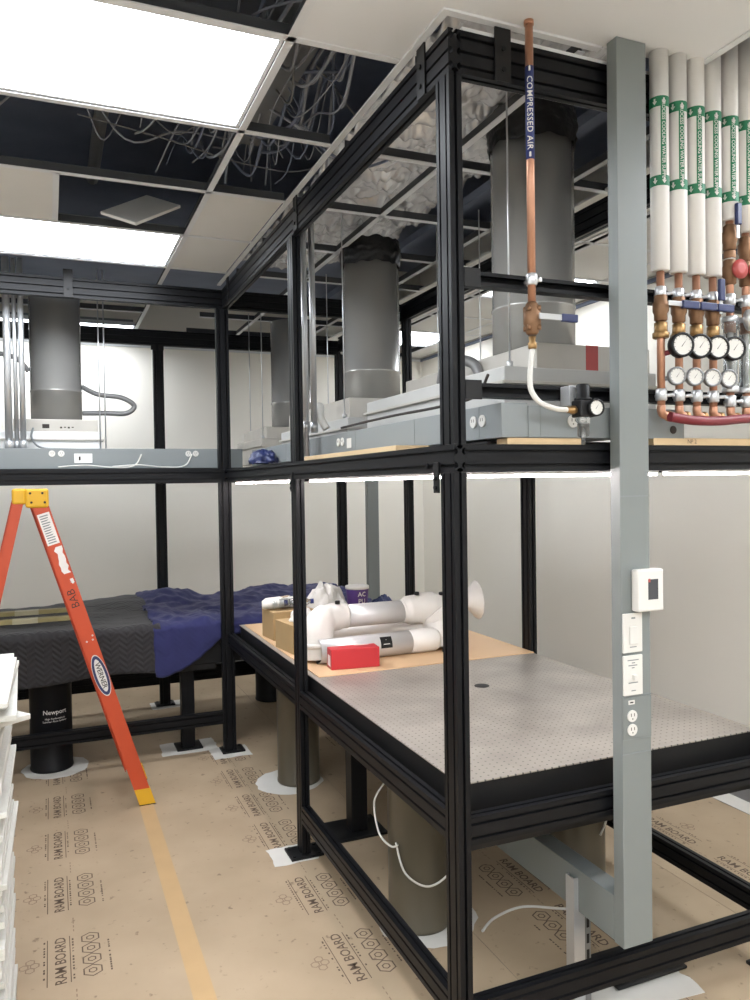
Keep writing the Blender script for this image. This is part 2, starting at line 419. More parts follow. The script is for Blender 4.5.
# ------------------------------------------------------------------ slotted aluminium frames
U = .0381
def prof(nx, ny):
    pts = []; W, H = nx*U, ny*U
    def side(n, f):
        q = []
        for k in range(n):
            c = (k+.5)*U
            for a, d in ((c-.0041, 0), (c-.0041, .0035), (c-.0095, .0035), (c-.0095, .0065), (c-.004, .0125), (c+.004, .0125), (c+.0095, .0065), (c+.0095, .0035), (c+.0041, .0035), (c+.0041, 0)): q.append(f(a, d))
        return q
    pts += [(0, 0)]+side(nx, lambda a, d: (a, d))+[(W, 0)]+side(ny, lambda a, d: (W-d, a))+[(W, H)]
    pts += side(nx, lambda a, d: (W-a, H-d))+[(0, H)]+side(ny, lambda a, d: (d, H-a))
    return pts
def bar(parent, name, p, vec, n1, n2, e1, e2):
    return B().prism(prof(n1, n2), p, e1, e2, vec).build(name, m_black, parent)
EX, EY, EZ = (1, 0, 0), (0, 1, 0), (0, 0, 1)
def post(f, x, y, z0, z1): return bar(f, 'post', (x, y, z0), (0, 0, z1-z0), 1, 2, EX, EY)
def railx(f, y, z, x0, x1, n=2, name='rail'): return bar(f, name, (x0, y, z), (x1-x0, 0, 0), 1, n, EY, EZ)
def raily(f, x, z, y0, y1, n=2, name='rail'): return bar(f, name, (x, y0, z), (0, y1-y0, 0), 1, n, EX, EZ)
ZS, ZT0, ZTB, ZTT = 1.677, .664, 2.737, 2.737+.1143
YM, YL, YR, XR = 1.444, 2.933, 4.17, 1.205
fr = thing('equipment_frame', 'tall black slotted metal frame around the silver perforated table', 'frame', (0, 0, 0))
G_ = .0005
for x in (0, XR):
    for y in (0, YM):
        post(fr, x, y, .008 if True else 0, ZS-G_); post(fr, x, y, ZS+2*U+G_, ZTB-G_)
for y in ((YL-.08),):
    post(fr, XR, y, .008, ZS-G_); post(fr, XR, y, ZS+2*U+G_, ZTB-G_)
for x in (0, XR):
    raily(fr, x, ZS, 0, YL-.001); raily(fr, x, ZTB, 0, YL-.001, 3, 'top_beam')
    for z in (ZT0, .153):
        raily(fr, x, z, 2*U+G_, YM-G_)
        if not (x == 0 and z < .2): raily(fr, x, z, YM+2*U+G_, YL-.001 if x == 0 else YL-.081)
railx(fr, 0, ZS, U+G_, XR-G_); railx(fr, 0, ZTB, U+G_, XR-G_, 3, 'top_beam')
for z in (ZT0, .153): railx(fr, 0, z, U+G_, XR-G_)
B().box((.045, .005, ZTT+.001), (1.2, .033, ZTT+.013)).build('edge_channel', m_tbar, fr)
def bolts(b, pts, ax, r=.007):
    for p in pts: b.cyl(p, V(p)+V(ax)*.005, r, seg=10)
def bracket(f, lo, hi, boltpts=(), ax=(0, -1, 0)):
    B().box(lo, hi, .001).build('bracket', m_blackpl, f)
    if boltpts:
        b = B(); bolts(b, boltpts, ax); b.build('bolt', m_black, f)
for y in (.13, 1.35, 2.72): bracket(fr, (-.006, y, ZTB-.0), (-.0005, y+.05, ZC-.02), [(-.006, y+.025, ZTB+.03), (-.006, y+.025, ZTB+.085)], (-1, 0, 0))
for x in (.14,): bracket(fr, (x, -.006, ZTB+.0), (x+.05, -.0005, ZC-.02), [(x+.025, -.006, ZTB+.03), (x+.025, -.006, ZTB+.085)])
for y in (.08, YM+.04): bracket(fr, (-.006, y, ZS-.055), (-.0005, y+.03, ZS+.03), [(-.006, y+.015, ZS-.04), (-.006, y+.015, ZS-.015)], (-1, 0, 0))
b = B(); bolts(b, [(-.0005, .095, ZS+.022), (-.0005, .155, ZS+.022)], (-1, 0, 0), .008); b.build('bolt', m_black, fr)
def foot(f, x, y, w_, d_, pad=None):
    b = B().box((x-w_/2, y-d_/2, .002), (x+w_/2, y+d_/2, .0135), .002)
    bolts(b, [(x+sx*(w_/2-.018), y+sy*(d_/2-.018), .0135) for sx in (-1, 1) for sy in (-1, 1)], (0, 0, 1), .009)
    b.build('base_plate', m_blackpl, f)
def pad(x, y, w_, d_, label, rz=0):
    pts = []
    for k in range(24):
        t = 2*PI*k/24; c, s_ = math.cos(t), math.sin(t); m_ = max(abs(c), abs(s_))
        pts.append((c/m_*w_/2*(1+random.uniform(-.05, .05)), s_/m_*d_/2*(1+random.uniform(-.05, .05))))
    e1 = V((math.cos(rz), math.sin(rz), 0)); e2 = V((-math.sin(rz), math.cos(rz), 0))
    return tag(B().prism(pts, (x, y, .0012), e1, e2, (0, 0, .0006)).build('floor_patch', m_plaster), label, 'floor patch')
foot(fr, .02, YM+.038, .15, .12); foot(fr, .02, .038, .15, .12); foot(fr, XR+.02, .038, .15, .12); foot(fr, XR+.02, YM+.038, .15, .12)
foot(fr, XR+.02, YL-.042, .15, .12)
bracket(fr, (.0385, -.0065, .92-.92+.247), (.0386+.0, -.006, .2475))
pad(-.03, YM+.05, .2, .17, 'white ragged floor patch under the foot of the middle left post')

lf = thing('equipment_frame', 'black slotted metal frame along the back, around the blanket covered table', 'frame', (-.6, 3.5, 0))
XL = -2.3
for x in (0, XL):
    x = x-U if x == 0 else x
    for a_, b_ in ((.008, ZS-G_), (ZS+2*U+G_, ZTB-G_)): bar(lf, 'post', (x, YL, a_), (0, 0, b_-a_), 2, 1, EX, EY)
for x in (-.245, XL, XR):
    for a_, b_ in ((.008, ZS-G_), (ZS+2*U+G_, ZTB-.02-G_)): bar(lf, 'post', (x-.02, YR, a_), (0, 0, b_-a_), 2, 1, EX, EY)
for y, zt in ((YL, ZTB), (YR+U, ZTB-.02)):
    railx(lf, y, ZS, XL, XR+U); railx(lf, y, zt, XL, XR+U, 3, 'top_beam')
railx(lf, YL, .185, XL+2*U+G_, -U-G_); railx(lf, YR, .165, XL+2*U-.02+G_, -.265-G_, 3); railx(lf, YR, .165, -.265+2*U+G_, XR-.02-G_, 3)
raily(lf, XR, ZTB, YL+U+.002, YR, 3, 'top_beam')
for x in (-.9,): bracket(lf, (x, YL-.006, ZTB), (x+.05, YL-.0005, ZC-.004), [(x+.025, YL-.006, ZTB+.05)])
for (x, y) in ((.02, YL+.038), (XL+.02, YL+.038), (-.226, YR+.038), (XL+.02, YR+.038), (XR+.02, YR+.038)): foot(lf, x, y, .14, .12)
for x in (-.262, -.204): B().box((x-.018, YR-.004, ZTB-.062), (x+.018, YR-.0005, ZTB-.021)).build('bracket', m_blackpl, lf)
pad(.0, YL+.01, .23, .2, 'white square floor patch under the left corner post')
pad(-.2, YR+.02, .26, .2, 'white floor patch under the rear post below the covered table')

# under-shelf light strips
def strip(lo, hi, label):
    t = thing('light_strip', label, 'light', ((lo[0]+hi[0])/2, (lo[1]+hi[1])/2, lo[2]))
    B().box((lo[0], lo[1], hi[2]-.006), hi).build('channel', m_whitemetal, t)
    B().box((lo[0]+.003, lo[1]+.003, lo[2]), (hi[0]-.003, hi[1]-.003, hi[2]-.0065)).build('lens', m_strip, t)
strip((.08, .045, 1.663), (.74, .075, 1.6765), 'thin glowing light strip under the front edge of the upper shelf')
strip((.78, .045, 1.663), (1.19, .075, 1.6765), 'short glowing light strip right of the grey column under the shelf')
strip((.045, .16, 1.663), (.075, 1.40, 1.6765), 'glowing light strip under the left shelf edge, nearest length')
strip((.045, 1.56, 1.663), (.075, 2.85, 1.6765), 'glowing light strip under the left shelf edge, farther length')

# ------------------------------------------------------------------ floor covering with printing
def hexagon(b, x, y, r, wd, ux, uy):
    for k in range(6):
        a0, a1 = PI/3*k+PI/6, PI/3*(k+1)+PI/6
        p = [(r*math.cos(a0), r*math.sin(a0)), (r*math.cos(a1), r*math.sin(a1)), ((r-wd)*math.cos(a1), (r-wd)*math.sin(a1)), ((r-wd)*math.cos(a0), (r-wd)*math.sin(a0))]
        vs = [b.bm.verts.new(V((x, y, .0016))+V(ux)*q[0]+V(uy)*q[1]) for q in p]
        f = b.bm.faces.new(vs); f.material_index = b.cur
def quad(b, x0, y0, x1, y1, z=.0016):
    f = b.bm.faces.new([b.bm.verts.new((x0, y0, z)), b.bm.verts.new((x1, y0, z)), b.bm.verts.new((x1, y1, z)), b.bm.verts.new((x0, y1, z))]); f.material_index = b.cur
def sheet(x0, x1, xr, s, ys, label):
    t = thing('floor_board', label, 'floor covering', ((x0+x1)/2, .5, 0))
    B().box((x0+.001, -3.2, 0), (x1-.001, Y1-.02, .001)).build('sheet', m_kraft, t)
    b = B().use(m_kraftink)
    for y in ys:
        # s=+1: reads towards the far side, hexagons on the right
        rd = V((0, s, 0)); up = V((-s, 0, 0))
        b.use(m_kraftink).text('RAM BOARD', flat((xr, y, .0016), rd, up), .052, off=.012, space=.98)
        for dx in (-.045, .03): quad(b, xr+s*dx-.0015, y-.145, xr+s*dx+.0015, y+.145)
        for dx, l, o in ((-.055, .12, .02), (.04, .13, 0), (.16, .10, -.03)): 
            for q in range(14): 
                if random.random() < .8: quad(b, xr+s*dx-.003, y+o-l+q*l/7, xr+s*dx+.003, y+o-l+q*l/7+random.uniform(.006, .014))
        for k in range(4):
            hexagon(b, xr+s*.1, y-.105+.07*k, .036, .0055, (1, 0, 0), (0, 1, 0))
            hexagon(b, xr+s*.1, y-.105+.07*k, .016, .005, (1, 0, 0), (0, 1, 0))
        b.use(m_kraftfaint)
        for (a, c) in ((-.085, 0), (-.1, .025), (-.1, -.025), (-.12, 0)): hexagon(b, xr+s*a, y+c, .018, .005, (1, 0, 0), (0, 1, 0))
        for q in range(4): quad(b, xr+s*.045-.002, y+.17+q*.028, xr+s*.045+.002, y+.186+q*.028)
    b.build('printing', None, t)
sheet(-2.55, -1.54, -2.0, 1, [], 'brown floor board sheet behind the tile stack, at the left edge')
sheet(-1.54, -.57, -.995, 1, [.62, 1.08, 1.56, 2.03, 2.5, 2.97], 'brown floor board sheet with printed rows left of the tape line')
sheet(-.57, .40, -.07, 1, [.22, .69, 1.14, 1.72, 2.1, 2.5, 2.9], 'brown floor board sheet right of the tape line, running under the left posts')
sheet(.40, 1.37, .79, -1, [.12, .52, .92, 1.4, 1.9, 2.4, 2.9], 'brown floor board sheet under the middle of the silver table')
sheet(1.37, 2.13, 1.66, -1, [-.4, .1, .55, .98, 1.4, 1.9], 'brown floor board sheet right of the frame, near the right wall')
tag(B().box((-.605, -3.0, .0011), (-.535, 2.6, .0015)).build('masking_tape', m_tape), 'yellowish masking tape line running from the ladder foot', 'tape')
tag(B().box((2.135, -2.5, 0), (2.25, 2.6, .0012)).build('floor_tape', m_plaster), 'white tape strip on the floor along the right wall', 'tape')

# ------------------------------------------------------------------ optical table
ZP = .80
ot = thing('optical_table', 'silver perforated optical table with black sides inside the near frame', 'table', (.63, 1.47, 0))
B().box((.06, .09, .60), (1.195, 2.86, ZP-.005), .002).build('table_body', m_blackpl, ot)
B().box((.055, .085, ZP-.005), (1.2, 2.865, ZP), .0015).build('perforated_top', m_perf, ot)
B().box((.056, .0855, .62), (.085, .0895, ZP-.006)).build('corner_plate', m_wood, ot)
B().lathe([(.031, 0), (.031, .0015)], (.651, .981, ZP)).build('port_cap', m_blackpl, ot)
b = B(); b.lathe([(.011, 0), (.014, .004), (.014, .014), (.009, .018)], (.055, .115, .74), (-1, 0, 0), 14); b.build('side_knob', m_blackpl, ot)

def drum(x, y, top, mm, label, name='table_leg'):
    t = thing(name, label, 'table leg', (x, y, 0), None)
    B().lathe([(.117, .002), (.12, .006), (.12, .018), (.117, .022), (.117, top-.06), (.121, top-.055), (.121, top-.02), (.09, top-.018), (.09, top)], (x, y, 0), seg=40).build('body', mm, t)
    return t
def loop(t, pts, r=.004, nm='air_line'): return B().tube(pts, r, 8, 8).build(nm, m_cablew, t)
d1 = drum(.256, 2.33, .598, m_olive, 'bronze grey cylinder leg behind the middle left post')
d2 = drum(.262, .80, .598, m_olive, 'bronze grey cylinder leg with white air line loop, nearest the camera')
loop(d2, [(.145, .85, .52), (.10, .84, .46), (.10, .80, .36), (.13, .76, .32), (.15, .74, .33)])
loop(d2, [(.15, .76, .33), (.16, .70, .24), (.24, .67, .19), (.33, .66, .24), (.38, .72, .30)])
d3 = drum(1.0, .82, .598, m_olive, 'bronze grey cylinder leg behind the grey column')
loop(d3, [(.90, .75, .56), (.905, .73, .48), (.96, .70, .38), (1.05, .70, .36), (1.12, .74, .42)])
loop(d3, [(1.02, .69, .22), (1.06, .69, .3), (1.11, .72, .42)])
d4 = drum(1.0, 2.33, .598, m_olive, 'bronze grey cylinder leg at the far right corner of the table')
def disc(x, y, r, label):
    pts = [(r*(1+random.uniform(-.05, .05))*math.cos(2*PI*k/30), r*(1+random.uniform(-.05, .05))*math.sin(2*PI*k/30)) for k in range(30)]
    return tag(B().prism(pts, (x, y, .0012), EX, EY, (0, 0, .0006)).build('floor_patch', m_plaster), label, 'floor patch')
disc(.20, 2.33, .185, 'round white floor patch under the leg behind the middle left post')
disc(.285, .79, .19, 'round white floor patch under the nearest cylinder leg')
sq = thing('support_post', 'black square support post on a wide base plate under the table', 'post', (.32, 1.6, 0))
B().box((.28, 1.56, .012), (.36, 1.64, .598), .004).build('post', m_black, sq)
b = B().box((.12, 1.5, .002), (.44, 1.72, .012), .002); bolts(b, [(.15, 1.53, .012), (.41, 1.53, .012), (.15, 1.69, .012), (.41, 1.69, .012)], EZ, .01)
b.build('base_plate', m_blackpl, sq)
tag(B().tube([(.43, .62, .008), (.52, .68, .006), (.66, .70, .006), (.80, .62, .006), (.9, .6, .006)], .005, 8, 8).build('cable', m_cablew), 'pale cable lying on the floor under the table', 'cable')

# left table (under the blankets)
lt = thing('optical_table', 'black optical table under the moving blankets along the back', 'table', (-.5, 3.57, 0))
B().box((-2.2, 3.02, .55), (1.15, 4.11, .795), .003).build('table_body', m_blackpl, lt)
B().box((-2.2, 3.015, .795), (1.15, 4.115, .80), .001).build('perforated_top', m_perf, lt)
n1_ = drum(-1.02, 3.14, .548, m_black, 'black cylinder leg with white lettering below the charcoal blanket')
def oncyl(x, y, r, a0, z):
    return lambda u, v: V((x+r*math.cos(a0+u/r), y+r*math.sin(a0+u/r), z+v))
va = math.atan2(-1.831-3.14, -.994+1.02)
b = B().use(m_white)
b.text('Newport', oncyl(-1.02, 3.14, .1175, va+.2, .355), .036, off=.008)
b.text('High Performance', oncyl(-1.02, 3.14, .1175, va+.2, .318), .0155); b.text('Laminar Flow Isolator', oncyl(-1.02, 3.14, .1175, va+.2, .302), .0155)
b.build('lettering', None, n1_)
n2_ = drum(.55, 4.02, .548, m_black, 'black cylinder leg at the back, right of the left corner post')
disc(-1.0, 3.12, .185, 'round white floor patch under the black cylinder leg')
sq2 = thing('support_post', 'black square support post below the blue blanket', 'post', (-.22, 3.15, 0))
B().box((-.262, 3.12, .012), (-.182, 3.20, .548), .004).build('post', m_black, sq2)
B().box((-.30, 3.08, .002), (-.14, 3.24, .012), .002).build('base_plate', m_blackpl, sq2)
b = B().box((-.36, 3.03, .51), (-.06, 3.20, .548), .004); b.build('top_plate', m_blackpl, sq2)
pad(-.22, 3.15, .34, .24, 'white floor patch around the square support post')

# ------------------------------------------------------------------ blankets
def blanket(x0, x1, hem, yb, off, nm, mm, label, amp, top_extra, cat='blanket', nu=110):
    L = 1.17
    def fn(u, v):
        x = x0+(x1-x0)*u
        h = hem(x); Ltot = (yb-2.99)+(.81-h)
        s = v*Ltot
        wob = amp*(noise.noise(V((x*4, s*4, off)))+.5*noise.noise(V((x*11, s*11, off+5))))
        if off: wob += .02-.03*abs(noise.noise(V((x*5+s*3, s*4-x*4, 9))))-.018*abs(noise.noise(V((x*13-s*9, s*7+x*6, 4))))
        if s < yb-3.0:
            y = yb-s; z = .812+off*.012+max(wob, -.004)+top_extra(x, y)
            k = max(0, (3.04-y)/.04); z -= .012*k*k
            return V((x+.3*wob, y, z))
        d = s-(yb-3.0)
        return V((x+.5*wob, 2.987-off*.012-.35*abs(wob)-.03*d, .80+off*.008-d))
    o = B().grid(nu, 90, fn).build(nm, mm)
    sm = o.modifiers.new('thick', 'SOLIDIFY'); sm.thickness = .008; sm.offset = 1
    return tag(o, label, cat)
def bump(x, y, cx_, cy_, rx, ry, h): return h*math.exp(-((x-cx_)/rx)**2-((y-cy_)/ry)**2)
blanket(-2.15, -.40, lambda x: .555+.015*math.sin(x*7), 4.14, 0.0, 'moving_blanket', m_quiltk, 'charcoal quilted moving blanket draped over the left table', .012, lambda x, y: bump(x, y, -.5, 4.0, .35, .3, .05))
def hemb(x):
    if x < -.3: return .535+.02*math.sin(x*20)
    t = min(1, (x+.3)/.27)
    return .54+.20*t**1.3
blanket(-.44, 1.05, hemb, 4.14, 1.0, 'moving_blanket', m_quiltb, 'blue moving blanket spread over the right half of the left table', .034,
        lambda x, y: bump(x, y, -.25, 4.0, .22, .16, .09)+bump(x, y, .55, 4.0, .25, .2, .05)+bump(x, y, 1.0, 3.7, .16, .3, .05)-(.0 if x < .04 else 0))
for y, xe, lb in ((3.28, -.83, 'weathered wooden slat lying on the charcoal blanket, nearer one'), (3.62, -.80, 'weathered wooden slat lying on the charcoal blanket, farther one')):
    t = thing('wooden_slat', lb, 'slat', (-1.4, y, .84))
    B().box((-2.1, y-.03, .846), (xe, y+.03, .872), .003).build('board', m_slat, t)
    for x in (-1.9, -1.22): B().box((x, y-.0305, .845), (x+.14, y+.0305, .8725)).build('tape_wrap', m_slat2, t)

# ------------------------------------------------------------------ things on the silver table
tag(B().box((.08, 1.412, ZP), (1.203, 2.84, ZP+.004)).build('hardboard_sheet', m_board), 'tan hardboard sheet covering the back half of the silver table', 'board')
ZB = ZP+.0045
def cbox(x0, y0, x1, y1, h, label, rz, open_=False):
    cx_, cy_ = (x0+x1)/2, (y0+y1)/2; R_ = Matrix.Rotation(rz, 3, 'Z')
    t = thing('cardboard_box', label, 'box', (cx_, cy_, ZB))
    B().box((x0, y0, ZB), (x1, y1, ZB+h), .003, rot=R_).build('carton', m_card, t)
    k = B().box((cx_-.018, y0-.001, ZB+h*.55), (cx_+.018, y1+.001, ZB+h+.001), rot=R_, ctr=(cx_, cy_, ZB+h*.775)); k.build('tape', m_tape, t)
    f = B().box((x0, y1-.004, ZB+h), (x1, y1, ZB+h+.03), rot=R_, ctr=(cx_, cy_, ZB+h)); f.build('flap', m_card, t)
    return t
cbox(.10, 2.28, .34, 2.46, .155, 'cardboard box behind, holding clear bottles, near the left corner post', .1)
cbox(.09, 1.90, .31, 2.13, .145, 'cardboard box in front of another box, left of the white arm', .12)
for k, (x, y) in enumerate(((.12, 2.36), (.17, 2.34), (.22, 2.37), (.27, 2.35), (.15, 2.42), (.21, 2.43))):
    t = thing('plastic_bottle', 'clear plastic bottle lying on the rear cardboard box', 'bottle', (x, y, ZB+.157), 'clear bottles on the cardboard box')
    z = ZB+.188
    B().lathe([(.02, 0), (.026, .01), (.026, .09), (.012, .115), (.012, .125)], (x-.05, y, z), (1, .25*((k % 3)-1), .05), 16).build('bottle_body', m_clear if k % 2 else m_bag, t)
    B().lathe([(.014, .122), (.014, .14)], (x-.05, y, z), (1, .25*((k % 3)-1), .05), 12).build('cap', m_blue, t)
def lump(cx_, cy_, z, rx, ry, h, label, seed, mm=None, name='plastic_bag', cat='bag'):
    def fn(u, v):
        th, ph = 2*PI*u, PI/2*v
        n = 1+.28*noise.noise(V((math.cos(th)*2, math.sin(th)*2, v*3+seed)))+.14*noise.noise(V((math.cos(th)*6, math.sin(th)*6, v*7+seed)))
        return V((cx_+rx*n*math.cos(th)*math.cos(ph), cy_+ry*n*math.sin(th)*math.cos(ph), z+h*n*math.sin(ph)))
    b = B().grid(48, 14, fn); bmesh.ops.remove_doubles(b.bm, verts=b.bm.verts, dist=1e-5)
    return tag(b.build(name, mm or m_bag), label, cat)
lump(.20, 2.02, ZB+.146, .075, .07, .06, 'crumpled white plastic bag on the front cardboard box', 3)
lump(.50, 2.55, ZB, .17, .13, .23, 'large crumpled white plastic bag behind the white arm', 9)
lump(.56, 2.38, ZB, .09, .08, .13, 'smaller crumpled white plastic bag beside the purple tub', 14)
tb = thing('plastic_tub', 'purple plastic tub with white lid behind the white arm', 'tub', (.76, 2.68, ZB))
B().lathe([(.055, 0), (.07, .195), (.07, .20)], (.76, 2.68, ZB), seg=32).build('tub', m_purple, tb)
B().lathe([(.074, .195), (.074, .213), (.06, .217)], (.76, 2.68, ZB), seg=32).build('lid', m_white, tb)
ta = math.atan2(-1.831-2.68, -.994-.76)
b = B().use(m_white); b.text('AC', oncyl(.76, 2.68, .0695, ta+.45, ZB+.165), .04, off=.01); b.text('PU', oncyl(.76, 2.68, .067, ta+.45, ZB+.122), .04, off=.01); b.build('lettering', None, tb)
lump(.95, 2.72, ZB, .10, .09, .12, 'dark navy cloth bundle right of the purple tub', 21, m_navy, 'cloth_bundle', 'cloth')

# articulated extraction arm lying on the board
ea = thing('fume_arm', 'white articulated extraction arm with metal tubes lying on the silver table', 'extraction arm', (.5, 1.75, ZB))
B().cyl((.315, 1.76, 1.0), (.66, 1.76, 1.0), .056, seg=32).build('tube', m_alu, ea)
B().tube([(.345, 1.76, 1.0), (.27, 1.76, 1.0), (.215, 1.75, .985), (.185, 1.73, .945), (.18, 1.71, .88), (.18, 1.70, .815)], [.06, .068, .074, .076, .074, .07], 28, 5).build('elbow', m_armw, ea)
B().lathe([(.078, 0), (.081, .006), (.081, .014), (.078, .02)], (.18, 1.70, .875), (0, .05, 1)).build('collar', m_armw, ea)
B().box((.15, 1.64, ZB), (.19, 1.66, ZB+.02)).build('rubber_foot', m_blackpl, ea)
B().tube([(.64, 1.76, 1.0), (.70, 1.76, 1.005), (.78, 1.76, 1.01), (.86, 1.76, 1.01)], [.06, .072, .078, .066], 28, 5).build('joint', m_armw, ea)
B().tube([(.80, 1.74, .99), (.83, 1.73, .94), (.82, 1.71, .88), (.80, 1.70, .82)], [.07, .074, .074, .068], 28, 5).build('elbow', m_armw, ea)
B().lathe([(.034, 0), (.036, .10), (.04, .12), (.1, .17), (.102, .176), (.094, .174), (.03, .12)], (.90, 1.77, 1.02), (1, -.12, .05), 36).build('hood', m_armw, ea)
for x, z in ((.29, 1.066), (.72, 1.08), (.86, 1.07)): B().lathe([(.012, 0), (.013, .012), (.01, .016)], (x, 1.74, z), EZ, 12).build('knob', m_blackpl, ea)
B().tube([(.84, 1.72, .90), (.62, 1.93, .885), (.22, 1.98, .87)], .045, 24).build('tube', m_armw, ea)
B().box((.80, 1.60, ZB), (.85, 1.62, ZB+.025)).build('rubber_foot', m_blackpl, ea)
lo = thing('metal_tube', 'loose metal tube with white sleeve lying behind the red box', 'tube', (.45, 1.65, ZB))
B().lathe([(.052, 0), (.057, 0), (.057, .50), (.052, .50), (.052, .05)], (.155, 1.645, ZB+.058), (1, .04, 0), 36, cap=False).build('tube', m_alu, lo)
B().lathe([(.05, .015), (.0, .016)], (.155, 1.645, ZB+.058), (1, .04, 0), 36, cap=False).build('end_plug', m_galv, lo)
B().lathe([(.059, .48), (.059, .62), (.05, .64)], (.155, 1.645, ZB+.058), (1, .04, 0), 36).build('sleeve', m_armw, lo)
b = B().use(m_blackpl); sx_ = .46
b.grid(1, 6, lambda u, v: V((sx_+.06*u, 1.657-.0578*math.cos(-.1+v), ZB+.058+.0578*math.sin(-.1+v)*1.0)))
b.use(m_white).bm.faces.new([b.bm.verts.new((sx_+a, 1.657-.0584*math.cos(c), ZB+.058+.0584*math.sin(c))) for a, c in ((.012, .2), (.048, .2), (.03, .65))]).material_index = 1
b.build('tag', None, lo)
rb = thing('red_box', 'small red box with white label in front of the metal tube', 'box', (.285, 1.52, ZB))
R_ = Matrix.Rotation(-.1, 3, 'Z')
B().box((.172, 1.484, ZB), (.402, 1.568, ZB+.092), .003, rot=R_).build('carton', m_red, rb)
b = B().box((.1716, 1.505, ZB+.012), (.1719, 1.55, ZB+.062), rot=R_, ctr=(.287, 1.526, ZB)); b.box((.30, 1.55, ZB+.0922), (.37, 1.556, ZB+.0926), rot=R_, ctr=(.287, 1.526, ZB)); b.build('label', m_paper, rb)

# ------------------------------------------------------------------ grey column with switches, low raceway, strut
CX0, CX1, CY0, CY1 = .502, .607, -.06, -.018
gc = thing('grey_column', 'tall grey wiring column in front of the frame with switches on it', 'column', (.56, -.03, .295))
B().box((CX0, CY0, .297), (CX1, CY1, ZC-.001), .002).build('housing', m_grey, gc)
b = B()
for z in (1.602, 1.027, .902, .86): b.box((CX0+.001, CY0-.0012, z), (CX1-.001, CY0-.0002, z+.003))
b.build('cover_joint', m_greyd, gc)
B().box((CX0+.002, CY0-.003, .905), (CX1-.002, CY0-.0012, 1.024)).build('outlet_cover', m_grey, gc)
def outlet(parent, x, z, y, s=.034):
    b = B().use(m_white); b.lathe([(s/2, 0), (s/2, .004)], (x, y, z), (0, -1, 0), 20)
    b.use(m_ink)
    for dx in (-.006, .005): b.box((x+dx, y-.0045, z-.001), (x+dx+.002, y-.004, z+.008))
    b.lathe([(.002, .004), (.002, .0046)], (x, y, z-.008), (0, -1, 0), 8)
    b.build('outlet', None, parent)
b = B().use(m_white).box((CX0+.02, CY0-.0045, 1.005), (CX0+.042, CY0-.003, 1.017)).use(m_ink).box((CX0+.025, CY0-.0047, 1.009), (CX0+.037, CY0-.0045, 1.013)); b.build('label', None, gc)
outlet(gc, CX0+.032, .972, CY0-.003); outlet(gc, CX0+.032, .932, CY0-.003)
for z0, z1, kind in ((1.155, 1.268, 'rocker'), (1.032, 1.147, 'toggle')):
    p = B().box((CX0+.002, CY0-.007, z0), (CX0+.07, CY0-.0002, z1), .002).build('switch_plate', m_white, gc)
    if kind == 'rocker': B().box((CX0+.022, CY0-.011, z0+.025), (CX0+.05, CY0-.0068, z0+.075), .001).build('rocker', m_white, p)
    else: B().box((CX0+.031, CY0-.018, z0+.045), (CX0+.043, CY0-.0068, z0+.06), .001).build('toggle', m_white, p)
    b = B()
    if kind == 'rocker': b.box((CX0+.03, CY0-.0073, z1-.016), (CX0+.044, CY0-.0069, z1-.011)); b.box((CX0+.024, CY0-.0073, z0+.015), (CX0+.048, CY0-.0069, z0+.018))
    else:
        for zz, a, c in ((.1, .015, .055), (.092, .03, .042), (.085, .018, .05), (.078, .03, .04), (.035, .018, .052), (.012, .028, .044)): b.box((CX0+a, CY0-.0073, z0+zz), (CX0+c, CY0-.0069, z0+zz+.003))
    b.build('marking', m_greyd, p)
B().box((CX1+.0003, -.05, 1.06), (CX1+.006, -.024, 1.125), .001).build('side_plate', m_white, gc)
tt = B().box((.537, CY0-.034, 1.274), (.627, CY0-.0005, 1.394), .005).build('control_box', m_white, gc)
B().box((.570, CY0-.0346, 1.308), (.606, CY0-.0338, 1.366)).build('screen', m_screen, tt)
B().box((.570, CY0-.0354, 1.358), (.577, CY0-.0347, 1.368)).build('indicator', m_redv, tt)
# low raceway running back from the column
tag(B().box((CX0+.0, -.0175, .302), (.57, 2.2, .435), .002).build('raceway', m_grey), 'low grey raceway running back under the table from the column', 'raceway')
b = B().box((.66, .155, .003), (.95, .34, .014), .004); bolts(b, [(.69, .18, .014), (.72, .31, .014), (.92, .31, .014)], EZ, .012)
tag(b.build('base_plate', m_blackpl), 'black rounded base plate passing under the front floor rail', 'plate')
pad(.70, .17, .44, .22, 'white floor patch under the black plate below the front floor rail', -.1)
st = thing('strut_channel', 'upright silver strut channel standing beside the grey column', 'channel', (.5, .16, 0))
b = B(); b.prism([(0, 0), (.041, 0), (.041, .041), (.03, .041), (.03, .036), (.036, .036), (.036, .005), (.005, .005), (.005, .036), (.011, .036), (.011, .041), (0, .041)], (.485, .15, .002), EX, EY, (0, 0, .405)); b.build('channel', m_chrome, st)
b = B().use(m_galv).box((.531, .155, .002), (.553, .185, .39), .002).use(m_blackpl)
for k in range(7): b.box((.536, .1545, .04+k*.05), (.546, .156, .07+k*.05))
b.build('slotted_strip', None, st)

